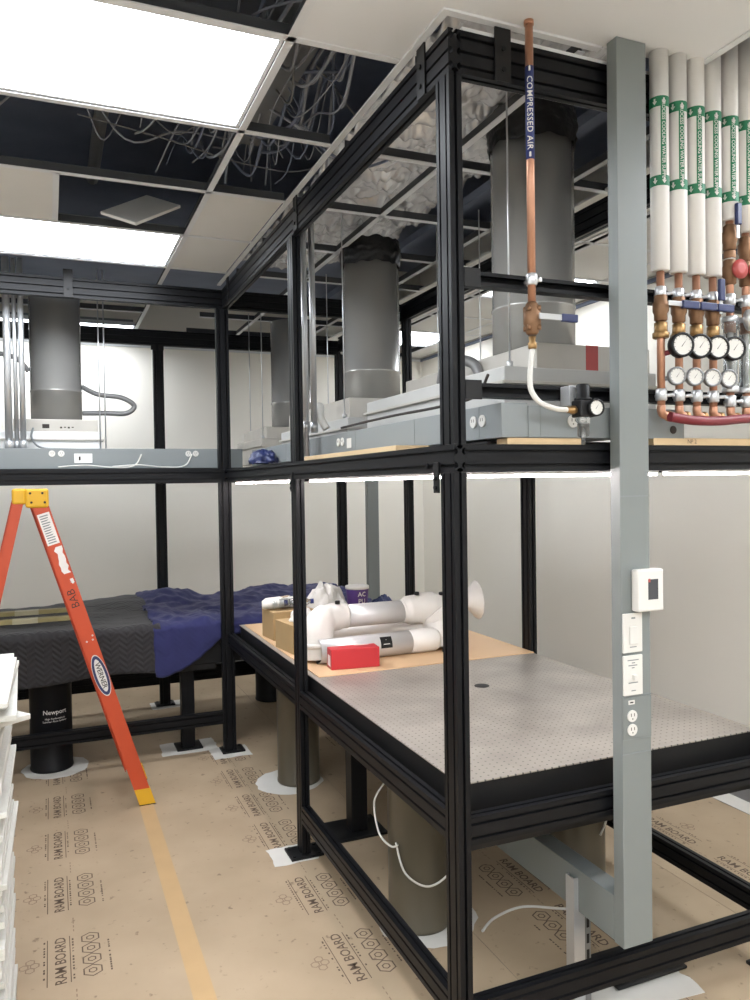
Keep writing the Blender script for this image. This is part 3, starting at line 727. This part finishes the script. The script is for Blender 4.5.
# ------------------------------------------------------------------ upper shelf: plywood, raceways, filter units and ducts
ZW = 1.7535
for lo, hi, lb in (((.02, .42, ZW), (.14, 1.38, ZW+.018), 'plywood strip along the left shelf edge between the near and middle posts'),
                   ((.17, .004, ZW), (.43, .06, ZW+.018), 'plywood strip under the raceway left of the grey column'), ((.68, -.0, ZW), (1.2, .06, ZW+.022), 'plywood strip with pencil marks right of the grey column')):
    o = B().box(lo, hi, .001).build('plywood_strip', m_wood); tag(o, lb, 'plywood')
    if lo[0] == .68:
        b = B().use(m_ink).text('NP 2', flat((.83, -.0006, ZW+.011), EX, EZ), .018); mk = b.build('marking', None, o)
tag(B().box((.145, .07, ZW), (1.2, 2.9, ZW+.012)).build('shelf_panel', m_blackpl), 'dark shelf panel behind the raceways inside the near frame', 'shelf')
tag(B().box((-2.2, 2.99, ZW-.0), (.14, 4.15, ZW+.012)).build('shelf_panel', m_blackpl), 'dark shelf panel inside the left frame', 'shelf')
ZR0, ZR1 = 1.7725, 1.862
rw = thing('raceway', 'grey wiring raceway along the shelf of the near frame with outlets', 'raceway', (.2, 1.3, ZR0))
B().box((.15, .0, ZR0), (.235, 2.85, ZR1+.006), .002).build('long_run', m_greyd, rw)
B().box((.236, .0, ZR0), (.80, .06, ZR1), .002).build('front_run', m_greyd, rw)
b = B()
for x in (.275, .62): b.box((x, -.0012, ZR0+.002), (x+.002, -.0002, ZR1-.002))
for y in (.12, .55, 1.1, 1.6, 2.1): b.box((.1488, y, ZR0+.002), (.1498, y+.002, ZR1+.004))
b.build('cover_joint', m_grey, rw)
for x in (.385, .425): outlet(rw, x, 1.82, -.0005, .036)
def outletx(parent, y, z, x, s=.034):
    b = B().use(m_white); b.lathe([(s/2, 0), (s/2, .004)], (x, y, z), (-1, 0, 0), 20); b.use(m_ink)
    for dy in (-.006, .005): b.box((x-.0045, y+dy, z-.001), (x-.004, y+dy+.002, z+.008))
    b.build('outlet', None, parent)
for y, z in ((.10, 1.825), (.15, 1.825), (1.25, 1.83), (1.30, 1.83)): outletx(rw, y, z, .1495)
B().box((.1485, 1.15, 1.80), (.1498, 1.2, 1.84)).build('blank_plate', m_white, rw)
B().lathe([(.012, 0), (.012, .002)], (.70+.055, -.0005, 1.80), (0, -1, 0)).build('knockout', m_ink, rw)
lr = thing('raceway', 'grey wiring raceway along the shelf of the left frame', 'raceway', (-1, 3.1, ZW+.012))
B().box((-2.2, 3.06, ZW+.0125), (.14, 3.14, 1.885), .002).build('long_run', m_greyd, lr)
for x in (-.98, -.93, -.20, -.155): outlet(lr, x, 1.855, 3.0595, .036)
B().box((-.86, 3.056, 1.80), (-.76, 3.0595, 1.855)).build('socket_plate', m_whitemetal, lr)
B().box((-.835, 3.0535, 1.815), (-.825, 3.056, 1.838)).build('socket', m_ink, lr)
for x, lb in ((-.75, 'white cable looped on the left shelf raceway, left one'), (-.45, 'white cable looped on the left shelf raceway, right one')):
    pts = [(x-.2, 3.03, 1.776), (x-.05, 3.02, 1.785), (x+.1, 3.03, 1.772), (x+.22, 3.02, 1.78), (x+.27, 3.05, 1.85)]
    tag(B().tube(pts, .004, 8, 8).build('cable', m_cablew), lb, 'cable')

def ffu(x0, y0, x1, y1, zb, hb, zp, label, mm_body, rods=None, plen=None):
    t = thing('fan_filter_unit', label, 'filter unit', ((x0+x1)/2, (y0+y1)/2, zb))
    B().box((x0, y0, zb), (x1, y1, zb+hb), .004).build('housing', mm_body, t)
    B().box((x0-.012, y0-.012, zb+hb-.055), (x1+.012, y1+.012, zb+hb-.045), .001).build('flange', m_stain, t)
    px0, py0, px1, py1 = plen
    B().box((px0, py0, zb+hb), (px1, py1, zp), .003).build('plenum', m_stain, t)
    if rods:
        for (a, c) in rods:
            b = B().cyl((a, c, zb+hb), (a, c, 2.935), .003, seg=8).cyl((a, c, zb+hb), (a, c, zb+hb+.02), .01, seg=6); b.build('hanger_rod', m_chrome, t)
    return t
def duct(x, y, z0, z1, label, r=.152, collar=True):
    t = thing('round_duct', label, 'duct', (x, y, z0))
    B().lathe([(r, 0), (r, .18), (r+.003, .182), (r+.003, .19), (r, .192), (r, z1-z0)], (x, y, z0), seg=56).build('pipe', m_duct, t)
    if collar:
        def fn(u, v):
            a = 2*PI*u; rr_ = r+.006+.009*noise.noise(V((math.cos(a)*5, math.sin(a)*5, v*9)))+.006*math.sin(v*PI)
            return V((x+rr_*math.cos(a), y+rr_*math.sin(a), z1-.02+.13*v+.014*noise.noise(V((math.cos(a)*3, math.sin(a)*3, 4)))))
        o = B().grid(72, 16, fn).build('flexible_collar', m_blackfab, t)
    return t
m_blackfab = mat('black_wrap_film', (16, 16, 18), .35, bump=.6, bscale=30)
f1 = ffu(.33, .27, .94, 1.42, 1.80, .215, 2.10, 'grey filter unit under the nearest duct, behind the compressed air pipe', m_lgrey, rods=((.37, .30), (.90, 1.38)), plen=(.47, .29, .93, 1.3))
B().box((.462, .285, 1.99), (.47, .29, 2.1)).build('seam_strip', m_stain, f1)
B().box((.66, .2892, 2.016), (.71, .2899, 2.1)).build('red_tape', m_redv, f1)
duct(.687, .63, 2.1005, 2.895, 'large round metal duct nearest the camera, behind the copper pipe')
f2 = ffu(.30, 1.58, .91, 2.72, 1.80, .165, 2.06, 'filter unit under the middle duct, right of the middle post', m_lgrey, rods=((.305, 1.64), (.59, 2.68), (.80, 1.62)), plen=(.315, 1.60, .76, 2.6))
duct(.625, 2.06, 2.0605, 2.83, 'round metal duct in the middle of the frame, between the two tall posts')
f3 = ffu(-1.28, 3.3, -.69, 4.05, 1.80, .20, 2.075, 'white filter unit under the left duct', m_whitemetal, plen=(-1.19, 3.31, -.71, 4.0))
B().box((-1.03, 3.308, 2.02), (-.99, 3.3095, 2.045)).build('power_socket', m_ink, f3)
for k in range(4): B().box((-.93+.022*k, 3.308, 2.02+.004*(k % 2)), (-.918+.022*k, 3.3095, 2.03)).build('control_button', m_ink, f3)
B().tube([(-1.08, 3.30, 2.02), (-1.09, 3.27, 1.96), (-1.04, 3.25, 1.9), (-.9, 3.26, 1.89), (-.62, 3.28, 1.888)], .006, 8, 8).build('power_cord', m_greyd, f3)
duct(-.945, 3.5, 2.0755, 2.86, 'round metal duct at the left above the ladder', collar=False)
B_ = ffu(.33, 3.3, .93, 4.05, 1.80, .17, 2.05, 'filter unit under the far duct, seen left of the middle post', m_stain, rods=((.345, 3.33), (.40, 3.9)), plen=(.37, 3.32, .9, 4.0))
duct(.64, 3.6, 2.0505, 2.82, 'round metal duct farthest back, half hidden behind the middle post', collar=False)
# flexible conduits
tag(B().tube([(.36, .75, 2.02), (.36, .72, 2.07), (.40, .70, 2.10), (.45, .66, 2.08), (.46, .62, 2.0)], .02, 10, 8).build('flexible_conduit', m_flex), 'grey flexible conduit arching beside the nearest filter unit', 'conduit')
tag(B().tube([(-.79, 3.5, 2.30), (-.70, 3.45, 2.25), (-.56, 3.42, 2.23), (-.48, 3.42, 2.18), (-.53, 3.42, 2.13), (-.66, 3.44, 2.13), (-.79, 3.48, 2.13)], .016, 10, 8).build('flexible_conduit', m_flex), 'grey flexible conduit loop on the right of the left duct', 'conduit')
tag(B().tube([(-1.4, 3.45, 2.48), (-1.25, 3.44, 2.48), (-1.16, 3.44, 2.45), (-1.1, 3.45, 2.38)], .016, 10, 8).build('flexible_conduit', m_flex), 'grey flexible conduit on the left of the left duct', 'conduit')
tag(B().tube([(.16, 1.68, 2.0), (.19, 1.66, 2.02), (.18, 1.62, 1.96), (.2, 1.6, 1.91)], .018, 10, 8).build('flexible_conduit', m_cablew), 'pale flexible conduit at the corner of the middle filter unit', 'conduit')
tag(B().tube([(.20, 1.4, 1.90), (.2, .9, 1.905), (.24, .5, 1.91), (.28, .36, 1.93), (.29, .3, 1.99)], .005, 8, 8).build('cable', m_ink), 'thin dark cable along the near shelf raceway', 'cable')
for x, y, lb in ((.10, 1.60, 'silver conduit rising behind the middle post, left one'), (.15, 1.63, 'silver conduit rising behind the middle post, right one')):
    t = thing('conduit_pipe', lb, 'conduit', (x, y, 1.78)); B().cyl((x, y, 1.893 if x > .149 else 1.773), (x, y, 2.98), .0145, seg=16).build('tube', m_chrome, t); B().cyl((x, y, 1.9), (x, y, 1.94), .018, seg=12).build('coupling', m_chrome, t)
for x, y, r, lb in ((-1.205, 3.1, .02, 'thick silver conduit at the left edge above the raceway'), (-1.165, 3.12, .012, 'thin silver conduit in the middle of the three at the left edge'), (-1.13, 3.1, .016, 'silver conduit rightmost of the three at the left edge')):
    t = thing('conduit_pipe', lb, 'conduit', (x, y, 1.886)); B().cyl((x, y, 1.8855), (x, y, 2.98), r, seg=16).build('tube', m_chrome, t); B().cyl((x, y, 1.887), (x, y, 1.93), r*1.25, seg=12).build('coupling', m_chrome, t)
for x in (-.70, -.668):
    tag(B().cyl((x, 3.28, 1.89), (x, 3.28, 3.0), .004, seg=8).build('hanger_rod', m_chrome), 'thin hanger rod right of the left duct', 'rod', 'hanger rods right of the left duct')
lump(.09, 2.35, ZW+.0185, .065, .16, .07, 'black cloth bundle on the shelf left of the middle post', 33, m_navy, 'cloth_bundle', 'cloth')
tag(B().box((1.50, 4.3, 0), (1.60, 4.36, ZC), .002).build('grey_column', m_grey), 'slim grey wiring column against the far side, behind the white arm', 'column')

# ------------------------------------------------------------------ black cross struts on the front bay
def strutx(x0, x1, z, y, label):
    t = thing('cross_strut', label, 'strut', ((x0+x1)/2, y, z))
    b = B().prism([(0, 0), (.038, 0), (.038, .038), (0, .038), (0, .028), (.006, .028), (.03, .032), (.03, .006), (.006, .010), (0, .010)], (x0, y, z-.019), EY, EZ, (x1-x0, 0, 0)); b.build('channel', m_black, t)
    B().box((x0-.0, y-.006, z-.026), (x0+.05, y-.0005, z+.026), .001).build('end_bracket', m_blackpl, t)
ys = .004
strutx(.0385, 1.2, 2.2, ys, 'upper black cross strut between the near post and the pipes')
strutx(.0385, 1.2, 1.90, ys, 'lower black cross strut carrying the air regulator')

# compressed air line
ca = thing('air_pipe', 'copper compressed air pipe with blue label hanging from the ceiling', 'pipe', (.232, -.03, 1.98))
px_, py_ = .232, -.03
B().cyl((px_, py_, 2.13), (px_, py_, ZC-.001), .0111, seg=20).build('tube', m_copper, ca)
B().cyl((px_, py_, ZC-.012), (px_, py_, ZC-.001), .0135, seg=20).build('escutcheon', m_copper, ca)
lb_ = B().cyl((px_, py_, 2.525), (px_, py_, 2.775), .0119, seg=24).build('label', m_blue, ca)
la = math.atan2(-1.831-py_, -.994-px_)
def oncylv(x, y, r, a0, z): return lambda u, v: V((x+r*math.cos(a0+v/r), y+r*math.sin(a0+v/r), z-u))
b = B().use(m_white).text('COMPRESSED AIR', oncylv(px_, py_, .0122, la, 2.648), .0235, off=.012, space=1.08)
for z in (2.53, 2.76): b.box((px_-.0095, py_-.0135, z), (px_-.0055, py_-.009, z+.012))
b.build('lettering', None, lb_)
B().lathe([(.014, 0), (.016, .004), (.016, .028), (.014, .032)], (px_, py_, 2.185), EZ).build('clamp', m_chrome, ca)
B().cyl((px_, .003, 2.2), (px_+.02, -.045, 2.2), .006, seg=10).build('clamp_bolt', m_chrome, ca)
vb = B().lathe([(.012, 0), (.018, .008), (.018, .02), (.024, .03), (.024, .06), (.018, .07), (.018, .082), (.012, .09)], (px_, py_, 2.05), EZ, 20)
for dz in (.018, .07):
    for a in range(4): vb.cyl((px_+.02*math.cos(a*PI/2+.6), py_+.02*math.sin(a*PI/2+.6), 2.05+dz-.006), (px_+.02*math.cos(a*PI/2+.6), py_+.02*math.sin(a*PI/2+.6), 2.05+dz+.008), .006, seg=8)
vb = vb.build('valve', m_bronze, ca)
B().box((px_+.0, py_-.036, 2.088), (px_+.08, py_-.031, 2.104), .001).build('lever', m_chrome, vb)
B().box((px_+.072, py_-.039, 2.085), (px_+.125, py_-.028, 2.107), .003).build('handle', m_navy, vb)
B().lathe([(.011, 0), (.013, .004), (.013, .016), (.009, .02), (.011, .034)], (px_, py_, 2.012), EZ, 6).build('fitting', m_brass, ca)
tag(B().tube([(px_, py_, 2.012), (px_-.015, py_-.01, 1.95), (px_-.02, py_-.02, 1.90), (px_-.0, py_-.03, 1.865), (px_+.045, py_-.035, 1.848), (px_+.088, py_-.035, 1.845)], .0075, 12, 8).build('air_hose', m_cablew), 'translucent white air hose looping from the copper pipe to the regulator', 'hose')
rg = thing('air_regulator', 'black air regulator with gauge and clear bowl on the lower strut', 'regulator', (.372, -.065, 1.78))
rx, ry = .372, -.065
B().box((rx-.024, ry-.022, 1.825), (rx+.024, ry+.022, 1.872), .004).build('body', m_blackpl, rg)
B().lathe([(.024, 0), (.024, .006), (.018, .008), (.019, .04), (.015, .045)], (rx, ry, 1.872), EZ, 20).build('knob', m_blackpl, rg)
B().lathe([(.02, 0), (.02, -.012), (.017, -.014), (.016, -.05), (.006, -.058), (.006, -.075)], (rx, ry, 1.825), EZ, 20).build('bowl', m_clear, rg)
B().box((rx-.03, ry+.022, 1.86), (rx-.0, -.003, 1.915), .001).build('mounting_bracket', m_chrome, rg)
B().lathe([(.009, 0), (.012, .004), (.012, .016), (.009, .02), (.009, .03)], (rx-.024, ry, 1.845), (-1, 0, 0), 6).build('fitting', m_brass, rg)
def gauge(parent, o, ax, r, case, dep=.025, nm='gauge'):
    ax = V(ax).normalized()
    g = B().lathe([(r*.8, 0), (r, .003), (r, dep), (r*.82, dep), (r*.82, dep-.003), (.0005, dep-.003)], o, ax, 28).build(nm, case, parent)
    B().lathe([(r*.8, dep-.0028), (r*.8, dep-.002)], o, ax, 28).build('dial', m_dial, g)
    c = V(o)+ax*(dep-.0015); up = V((0, 0, 1)); sd = ax.cross(up).normalized()
    b = B(); d = (sd*-.6+up*.8).normalized(); n = d.cross(ax)
    for q0, q1, wd in ((-.2, .62, .035),):
        f = b.bm.faces.new([b.bm.verts.new(c+d*r*q0+n*r*wd), b.bm.verts.new(c+d*r*q1), b.bm.verts.new(c+d*r*q0-n*r*wd)])
    for k in range(11):
        a = -2.3+4.6*k/10; dd = sd*-math.sin(a)+up*math.cos(a); nn_ = dd.cross(ax)
        b.bm.faces.new([b.bm.verts.new(c+dd*r*.68+nn_*r*.02), b.bm.verts.new(c+dd*r*.8+nn_*r*.02), b.bm.verts.new(c+dd*r*.8-nn_*r*.02), b.bm.verts.new(c+dd*r*.68-nn_*r*.02)])
    b.build('needle', m_ink, g, fix=False)
    return g
AG = V((-.25, -1, 0))
gauge(rg, (rx+.022, ry-.015, 1.85), (-.1, -1, 0), .024, m_blackpl, .02)

# ------------------------------------------------------------------ cooling water pipes
PX = [.678, .747, .816, .882, .952, 1.018, 1.085]
PYc = -.035
camdir = lambda x: math.atan2(-1.831-PYc, -.994-x)
ords = ['leftmost insulated cooling water pipe, right beside the grey column', 'second insulated cooling water pipe from the grey column', 'third insulated cooling water pipe from the grey column',
        'fourth insulated cooling water pipe from the grey column', 'fifth insulated pipe from the grey column, with an upright navy valve handle',
        'sixth insulated pipe from the grey column, above a flow meter', 'seventh insulated pipe from the grey column, near the right photo edge']
def insul(t, x, z0, z1, r, bands):
    B().lathe([(r*.8, 0), (r, .004), (r, z1-z0)], (x, PYc, z0), EZ, 32).build('insulation', m_pipe, t)
    if not bands: return
    za, zb = bands; a0 = camdir(x)
    lb = B().use(m_green)
    for z in (za, zb): lb.lathe([(r+.0008, 0), (r+.0008, .03)], (x, PYc, z), EZ, 32, cap=False)
    a = a0+.45
    lb.grid(6, 1, lambda u, v: oncylv(x, PYc, r+.0008, a, 0)(0, (u-.5)*.017)+V((0, 0, za+.03+(zb-za-.03)*v)))
    lb.use(m_white).text('PROCESS COOLING WATER SUPPLY', oncylv(x, PYc, r+.0014, a, (za+zb+.03)/2), .0152, off=.01, space=.95)
    for z in (za, zb):
        for da in (-.45, .5):
            f = oncylv(x, PYc, r+.0015, a0+da, z+.015)
            lb.bm.faces.new([lb.bm.verts.new(f(*q)) for q in ((.01, 0), (0, .007), (0, .0025), (-.008, .0025), (-.008, -.0025), (0, -.0025), (0, -.007))]).material_index = 1
    lb.build('label', None, t, fix=False)
def valve(t, x, z, handle):
    v = B().lathe([(.013, 0), (.019, .004), (.019, .022), (.023, .03), (.023, .055), (.019, .06), (.019, .075), (.013, .08)], (x, PYc, z), EZ, 12).build('valve', m_bronze, t)
    if handle == 'side':
        B().box((x+.0, PYc-.034, z+.042), (x+.065, PYc-.03, z+.056), .001).build('lever', m_chrome, v)
        B().box((x+.05, PYc-.04, z+.037), (x+.112, PYc-.027, z+.06), .003).build('handle', m_navy, v)
    elif handle == 'up':
        B().box((x-.006, PYc-.034, z+.03), (x+.006, PYc-.03, z+.09), .001).build('lever', m_chrome, v)
        B().box((x-.010, PYc-.04, z+.07), (x+.010, PYc-.027, z+.135), .003).build('handle', m_navy, v)
    elif handle == 'red':
        B().lathe([(.008, 0), (.028, .004), (.03, .012), (.012, .016)], (x, PYc-.03, z+.04), (0, -1, 0), 18).build('hand_wheel', m_redv, v)
    return v
def clampz(t, x, z, r=.0135):
    B().lathe([(r, 0), (r+.003, .003), (r+.003, .033), (r, .036)], (x, PYc, z-.018), EZ, 16).build('clamp', m_chrome, t)
    B().cyl((x+.012, .003, z), (x+.035, -.05, z), .0055, seg=8).build('clamp_bolt', m_chrome, t)
for i, x in enumerate(PX):
    low = i < 4
    t = thing('cooling_pipe', ords[i], 'pipe', (x, PYc, 1.84))
    ztop = ZC-.001 if i < 2 else 3.35
    insul(t, x, 2.262 if low else 2.41+.03*(i == 4), ztop, .0268, (2.505-.003*i, 2.733-.003*i) if i < 6 else (2.48, 2.71))
    if low:
        B().cyl((x, PYc, 1.862), (x, PYc, 2.27), .0115, seg=18).build('copper_tube', m_copper, t)
        clampz(t, x, 2.2); clampz(t, x, 1.9)
        valve(t, x, 2.115, 'side' if i < 3 else 'up')
        B().lathe([(.017, 0), (.019, .003), (.019, .03), (.014, .032)], (x, PYc, 2.082), EZ, 8).build('union', m_brass, t)
        B().lathe([(.0175, 0), (.0175, .007)], (x, PYc, 2.1045), EZ, 18).build('seal_ring', m_white, t)
        B().lathe([(.022, 0), (.024, .004), (.024, .016), (.018, .02)], (x, PYc, 2.066), EZ, 8).build('union_nut', m_brass, t)
        gx = x+.03
        B().tube([(x, PYc, 2.02), (x+.02, PYc-.012, 2.025), (gx+.01, PYc-.026, 2.04)], .008, 10, 4).build('gauge_stem', m_hose, t)
        gauge(t, (gx+.014, PYc-.022, 2.042+.0), (-.22, -1, 0), .036, m_blackpl, .028)
        B().tube([(x, PYc, 1.945), (x+.03, PYc-.022, 1.952)], .007, 10).build('gauge_stem', m_galv, t)
        gauge(t, (x+.034, PYc-.018, 1.953), (-.25, -1, 0), .027, m_galv, .018)
    else:
        zc = 2.41+.03*(i == 4)
        B().cyl((x, PYc, 2.10), (x, PYc, zc), .0115, seg=18).build('copper_tube', m_copper, t)
        valve(t, x, zc-.09, 'up' if i == 4 else None)
        for dz in (.115, .15): B().lathe([(.017, 0), (.018, .003), (.018, .022), (.016, .025)], (x, PYc, zc-dz), EZ, 10).build('union', m_bronze, t)
        B().lathe([(.0165, 0), (.0165, .006)], (x, PYc, zc-.118), EZ, 18).build('seal_ring', m_white, t)
        valve(t, x, 2.245, 'red'); clampz(t, x, 2.2)
        fm = B().lathe([(.024, 0), (.024, .025), (.02, .03), (.02, .19), (.024, .195), (.024, .215)], (x, PYc, 1.92), EZ, 20).build('flow_meter', m_clear, t)
        B().cyl((x, PYc, 1.93), (x, PYc, 2.13), .006, seg=12).build('float_rod', m_white, fm)
        for z in (1.915, 2.13): B().lathe([(.023, 0), (.025, .003), (.025, .016), (.023, .018)], (x, PYc, z), EZ, 12).build('end_fitting', m_chrome, fm)
        B().cyl((x, PYc, 1.862), (x, PYc, 1.915), .0115, seg=18).build('copper_tube', m_copper, t)
        clampz(t, x, 1.888)
        if i == 5: gauge(t, (x-.02, PYc-.025, 2.135), (.2, -1, 0), .033, m_chrome, .03)
    B().tube([(x, PYc, 1.868), (x, PYc, 1.852), (x+.008, PYc+.0, 1.842), (x+.025, PYc, 1.838)], .0125, 12, 4).build('elbow', m_copper, t)
    B().lathe([(.014, 0), (.016, .003), (.016, .012), (.012, .014)], (x+.02, PYc, 1.838), (1, 0, 0), 8).build('hose_fitting', m_brass, t)
tag(B().tube([(.672, -.075, 1.832), (.75, -.085, 1.822), (.85, -.085, 1.822), (.95, -.078, 1.83), (1.06, -.07, 1.836), (1.16, -.06, 1.838)], .014, 14, 8).build('water_hose', m_hose), 'thick dark red hose below the row of gauges', 'hose')

# ------------------------------------------------------------------ step ladder
LY = 2.33
ld = thing('step_ladder', 'orange fibreglass step ladder with yellow top standing left of the frame', 'ladder', (-1.03, 2.65, 0))
Dv = V((-.0126, .99992, 0))
def channel(parent, a, b_, wd, th, y, name, mtl, flip=1):
    a, b_ = V(a), V(b_); t = (b_-a).normalized(); n = V((t.z, 0, -t.x))
    f = .004; q = th*flip
    poly = [(-wd/2, 0), (wd/2, 0), (wd/2, q), (wd/2-f, q), (wd/2-f, f*flip), (-wd/2+f, f*flip), (-wd/2+f, q), (-wd/2, q)]
    return B().prism(poly, a, n, Dv, b_-a).build(name, mtl, parent)
FT, FB = (-1.043, 1.575), (-.585, .07)
RT, RB = (-1.139, 1.59), (-1.49, .07)
W0 = .40
far = V((-.022, W0, 0))
def P2(p, y=LY): return V((p[0], y, p[1]))
r_near = channel(ld, P2(FB), P2(FT), .074, .03, LY, 'front_rail', m_orange)
channel(ld, P2(FB)+far, P2(FT)+far, .074, .03, LY, 'front_rail', m_orange, -1)
channel(ld, P2(RB), P2(RT), .047, .026, LY, 'rear_rail', m_orange)
channel(ld, P2(RB)+far, P2(RT)+far, .047, .026, LY, 'rear_rail', m_orange, -1)
tdir = (V((FT[0], 0, FT[1]))-V((FB[0], 0, FB[1]))).normalized()
for k in range(1, 6):
    z = .075+.29*k-.03; c = V((FB[0]+tdir.x/tdir.z*(z-.07), 0, z))
    B().box((c.x-.03, LY+.006, z-.012), (c.x+.03, LY+W0-.006, z+.012), .003).build('step', m_alu, ld)
for k in (.35, .7):
    c = P2(RB).lerp(P2(RT), k); B().box((c.x-.012, LY+.005, c.z-.012), (c.x+.012, LY+W0-.005, c.z+.012)).build('rear_brace', m_alu, ld)
cap_ = B().box((-1.108, LY-.012, 1.558), (-1.002, LY+W0+.012, 1.652), .012)
cap_.box((-1.168, LY-.006, 1.575), (-1.104, LY+W0+.006, 1.654), .012)
cap_.use(m_yellow)
cap_ = cap_.build('top_cap', m_yellow, ld)
b = B()
for x, z in ((-1.085, 1.63), (-1.03, 1.63), (-1.08, 1.585), (-1.02, 1.585)): b.lathe([(.006, 0), (.005, .003)], (x, LY-.012, z), (0, -1, 0), 10)
b.build('rivet', m_ink, cap_)
for p, d in ((FB, tdir), (RB, (V((RT[0], 0, RT[1]))-V((RB[0], 0, RB[1]))).normalized())):
    for yy in (LY-.004, LY+W0-.036):
        q = V((p[0], yy, p[1])); n = V((d.z, 0, -d.x)); wd = .04 if p is FB else .026
        e = q-d*(.07/d.z)
        B().prism([(-wd, .012), (wd, .012), (wd, .04), (-wd, .04)][0:0] or [(-wd, 0), (wd, 0), (wd, .04), (-wd, .04)], e+V((0, 0, .006)), V((n.x, 0, 0)).normalized(), V((0, 1, 0)), (q+d*.012)-e).build('foot', m_yellow, ld)
        B().box((e.x-wd, yy-.0, .0016), (e.x+wd, yy+.04, .0062)).build('foot_pad', m_blackpl, ld)
up_ = tdir; ac = V((tdir.z, 0, -tdir.x))
def onrail(s, off=-.0006): # s: distance up the rail from the foot
    o = P2(FB)+tdir*s+V((0, off, 0)); return o
Ltot = (P2(FT)-P2(FB)).length
def railpt(z): return (z-FB[1])/tdir.z
lg = B().use(m_white)
o = onrail(railpt(.70)); fn = lambda a, c, k: o+ac*a-up_*c+V((0, k, 0))
def ell(b, ra, rb_, k): 
    f = b.bm.faces.new([b.bm.verts.new(fn(ra*math.cos(2*PI*i/32), rb_*math.sin(2*PI*i/32), k)) for i in range(32)]); f.material_index = b.cur
ell(lg, .035, .112, -.0002); lg.use(m_navy); ell(lg, .033, .106, -.0005); lg.use(m_white); ell(lg, .021, .088, -.0008)
lg.use(m_ink).text('WERNER', lambda u, v: o+ac*(v)-up_*(-u*-1)+V((0, -.0012, 0)), .034, off=.014)
lg.build('badge', None, r_near, fix=False)
def sticker(s0, s1, a0, a1, torn=0):
    b = B(); pts = []
    for k in range(9): pts.append((a0+random.uniform(0, torn), s0+(s1-s0)*k/8))
    for k in range(9): pts.append((a1-random.uniform(0, torn), s1-(s1-s0)*k/8))
    f = b.bm.faces.new([b.bm.verts.new(onrail(s)+ac*a) for a, s in pts]); b.build('sticker', m_paper, r_near, fix=False)
    b = B().use(m_greyd)
    for k in range(0 if torn else 12):
        s = s0+(s1-s0)*(k+.7)/13
        f = b.bm.faces.new([b.bm.verts.new(onrail(q, -.0009)+ac*a) for a, q in ((a0+.008, s), (a1-.008-random.uniform(0, .02), s), (a1-.012, s+.006), (a0+.008, s+.006))])
    if not torn: b.build('marking', None, r_near, fix=False)
sticker(railpt(1.375), railpt(1.53), -.03, .028); sticker(railpt(1.225), railpt(1.36), -.012, .034, .016); sticker(railpt(1.17), railpt(1.195), .012, .034, .008)
b = B().use(m_ink).text('BAB', lambda u, v: onrail(railpt(1.10)+u)+ac*(-v), .055, off=-.004); b.build('lettering', None, r_near, fix=False)
b = B()
for s, a in ((.93, -.01), (.93, .02), (.95, .025)): b.lathe([(.005, 0), (.004, .002)], onrail(railpt(s-.05))+ac*a, (0, -1, 0), 8)
b.build('rivet', m_chrome, r_near)

# ------------------------------------------------------------------ stack of ceiling tiles at the left edge
z = .0016
SX, SY = -1.135, .43
N = 57
for k in range(N):
    th = random.choice((.015, .016, .019)); dx, dy = random.uniform(-.022, .006), random.uniform(-.02, .02)
    if k in (33, 34, 45): dx += .02
    o = B().box((-.60, -.30, 0), (.60, .30, th), .002).build('ceiling_tile', m_tilestack, loc=(0, 0, 0))
    o.location = (SX-.60+dx, SY+.30+dy, z); o.rotation_euler = (0, 0, random.uniform(-.012, .012)); z += th+.0004
    tag(o, 'white ceiling tile in the tall stack at the left photo edge', 'ceiling tile', 'stacked ceiling tiles')
o = B().box((-.30, -.30, 0), (.30, .30, .016), .002).build('ceiling_tile', m_tilestack, loc=(0, 0, 0))
o.location = (-1.478, .674, z); o.rotation_euler = (0, 0, math.radians(35)); z += .0165
tag(o, 'white ceiling tile turned askew with one corner poking out of the stack', 'ceiling tile', 'stacked ceiling tiles')
for k, (dx, dy, rz) in enumerate(((.0, .0, .01), (.035, .03, .03), (.022, .12, -.02), (.015, .15, .015), (.025, .0, .0))):
    o = B().box((-.60, -.30, 0), (.60, .30, .016), .002).build('ceiling_tile', m_tilestack, loc=(0, 0, 0))
    o.location = (SX-.60+dx, SY+.30+dy, z); o.rotation_euler = (0, 0, rz); z += .0165
    tag(o, ['white ceiling tile just above the askew one near the top of the stack', 'white ceiling tile fourth from the top of the stack at the left edge', 'white ceiling tile third from the top of the stack',
            'white ceiling tile second from the top of the stack', 'topmost white ceiling tile of the stack at the left edge'][k], 'ceiling tile', 'stacked ceiling tiles')
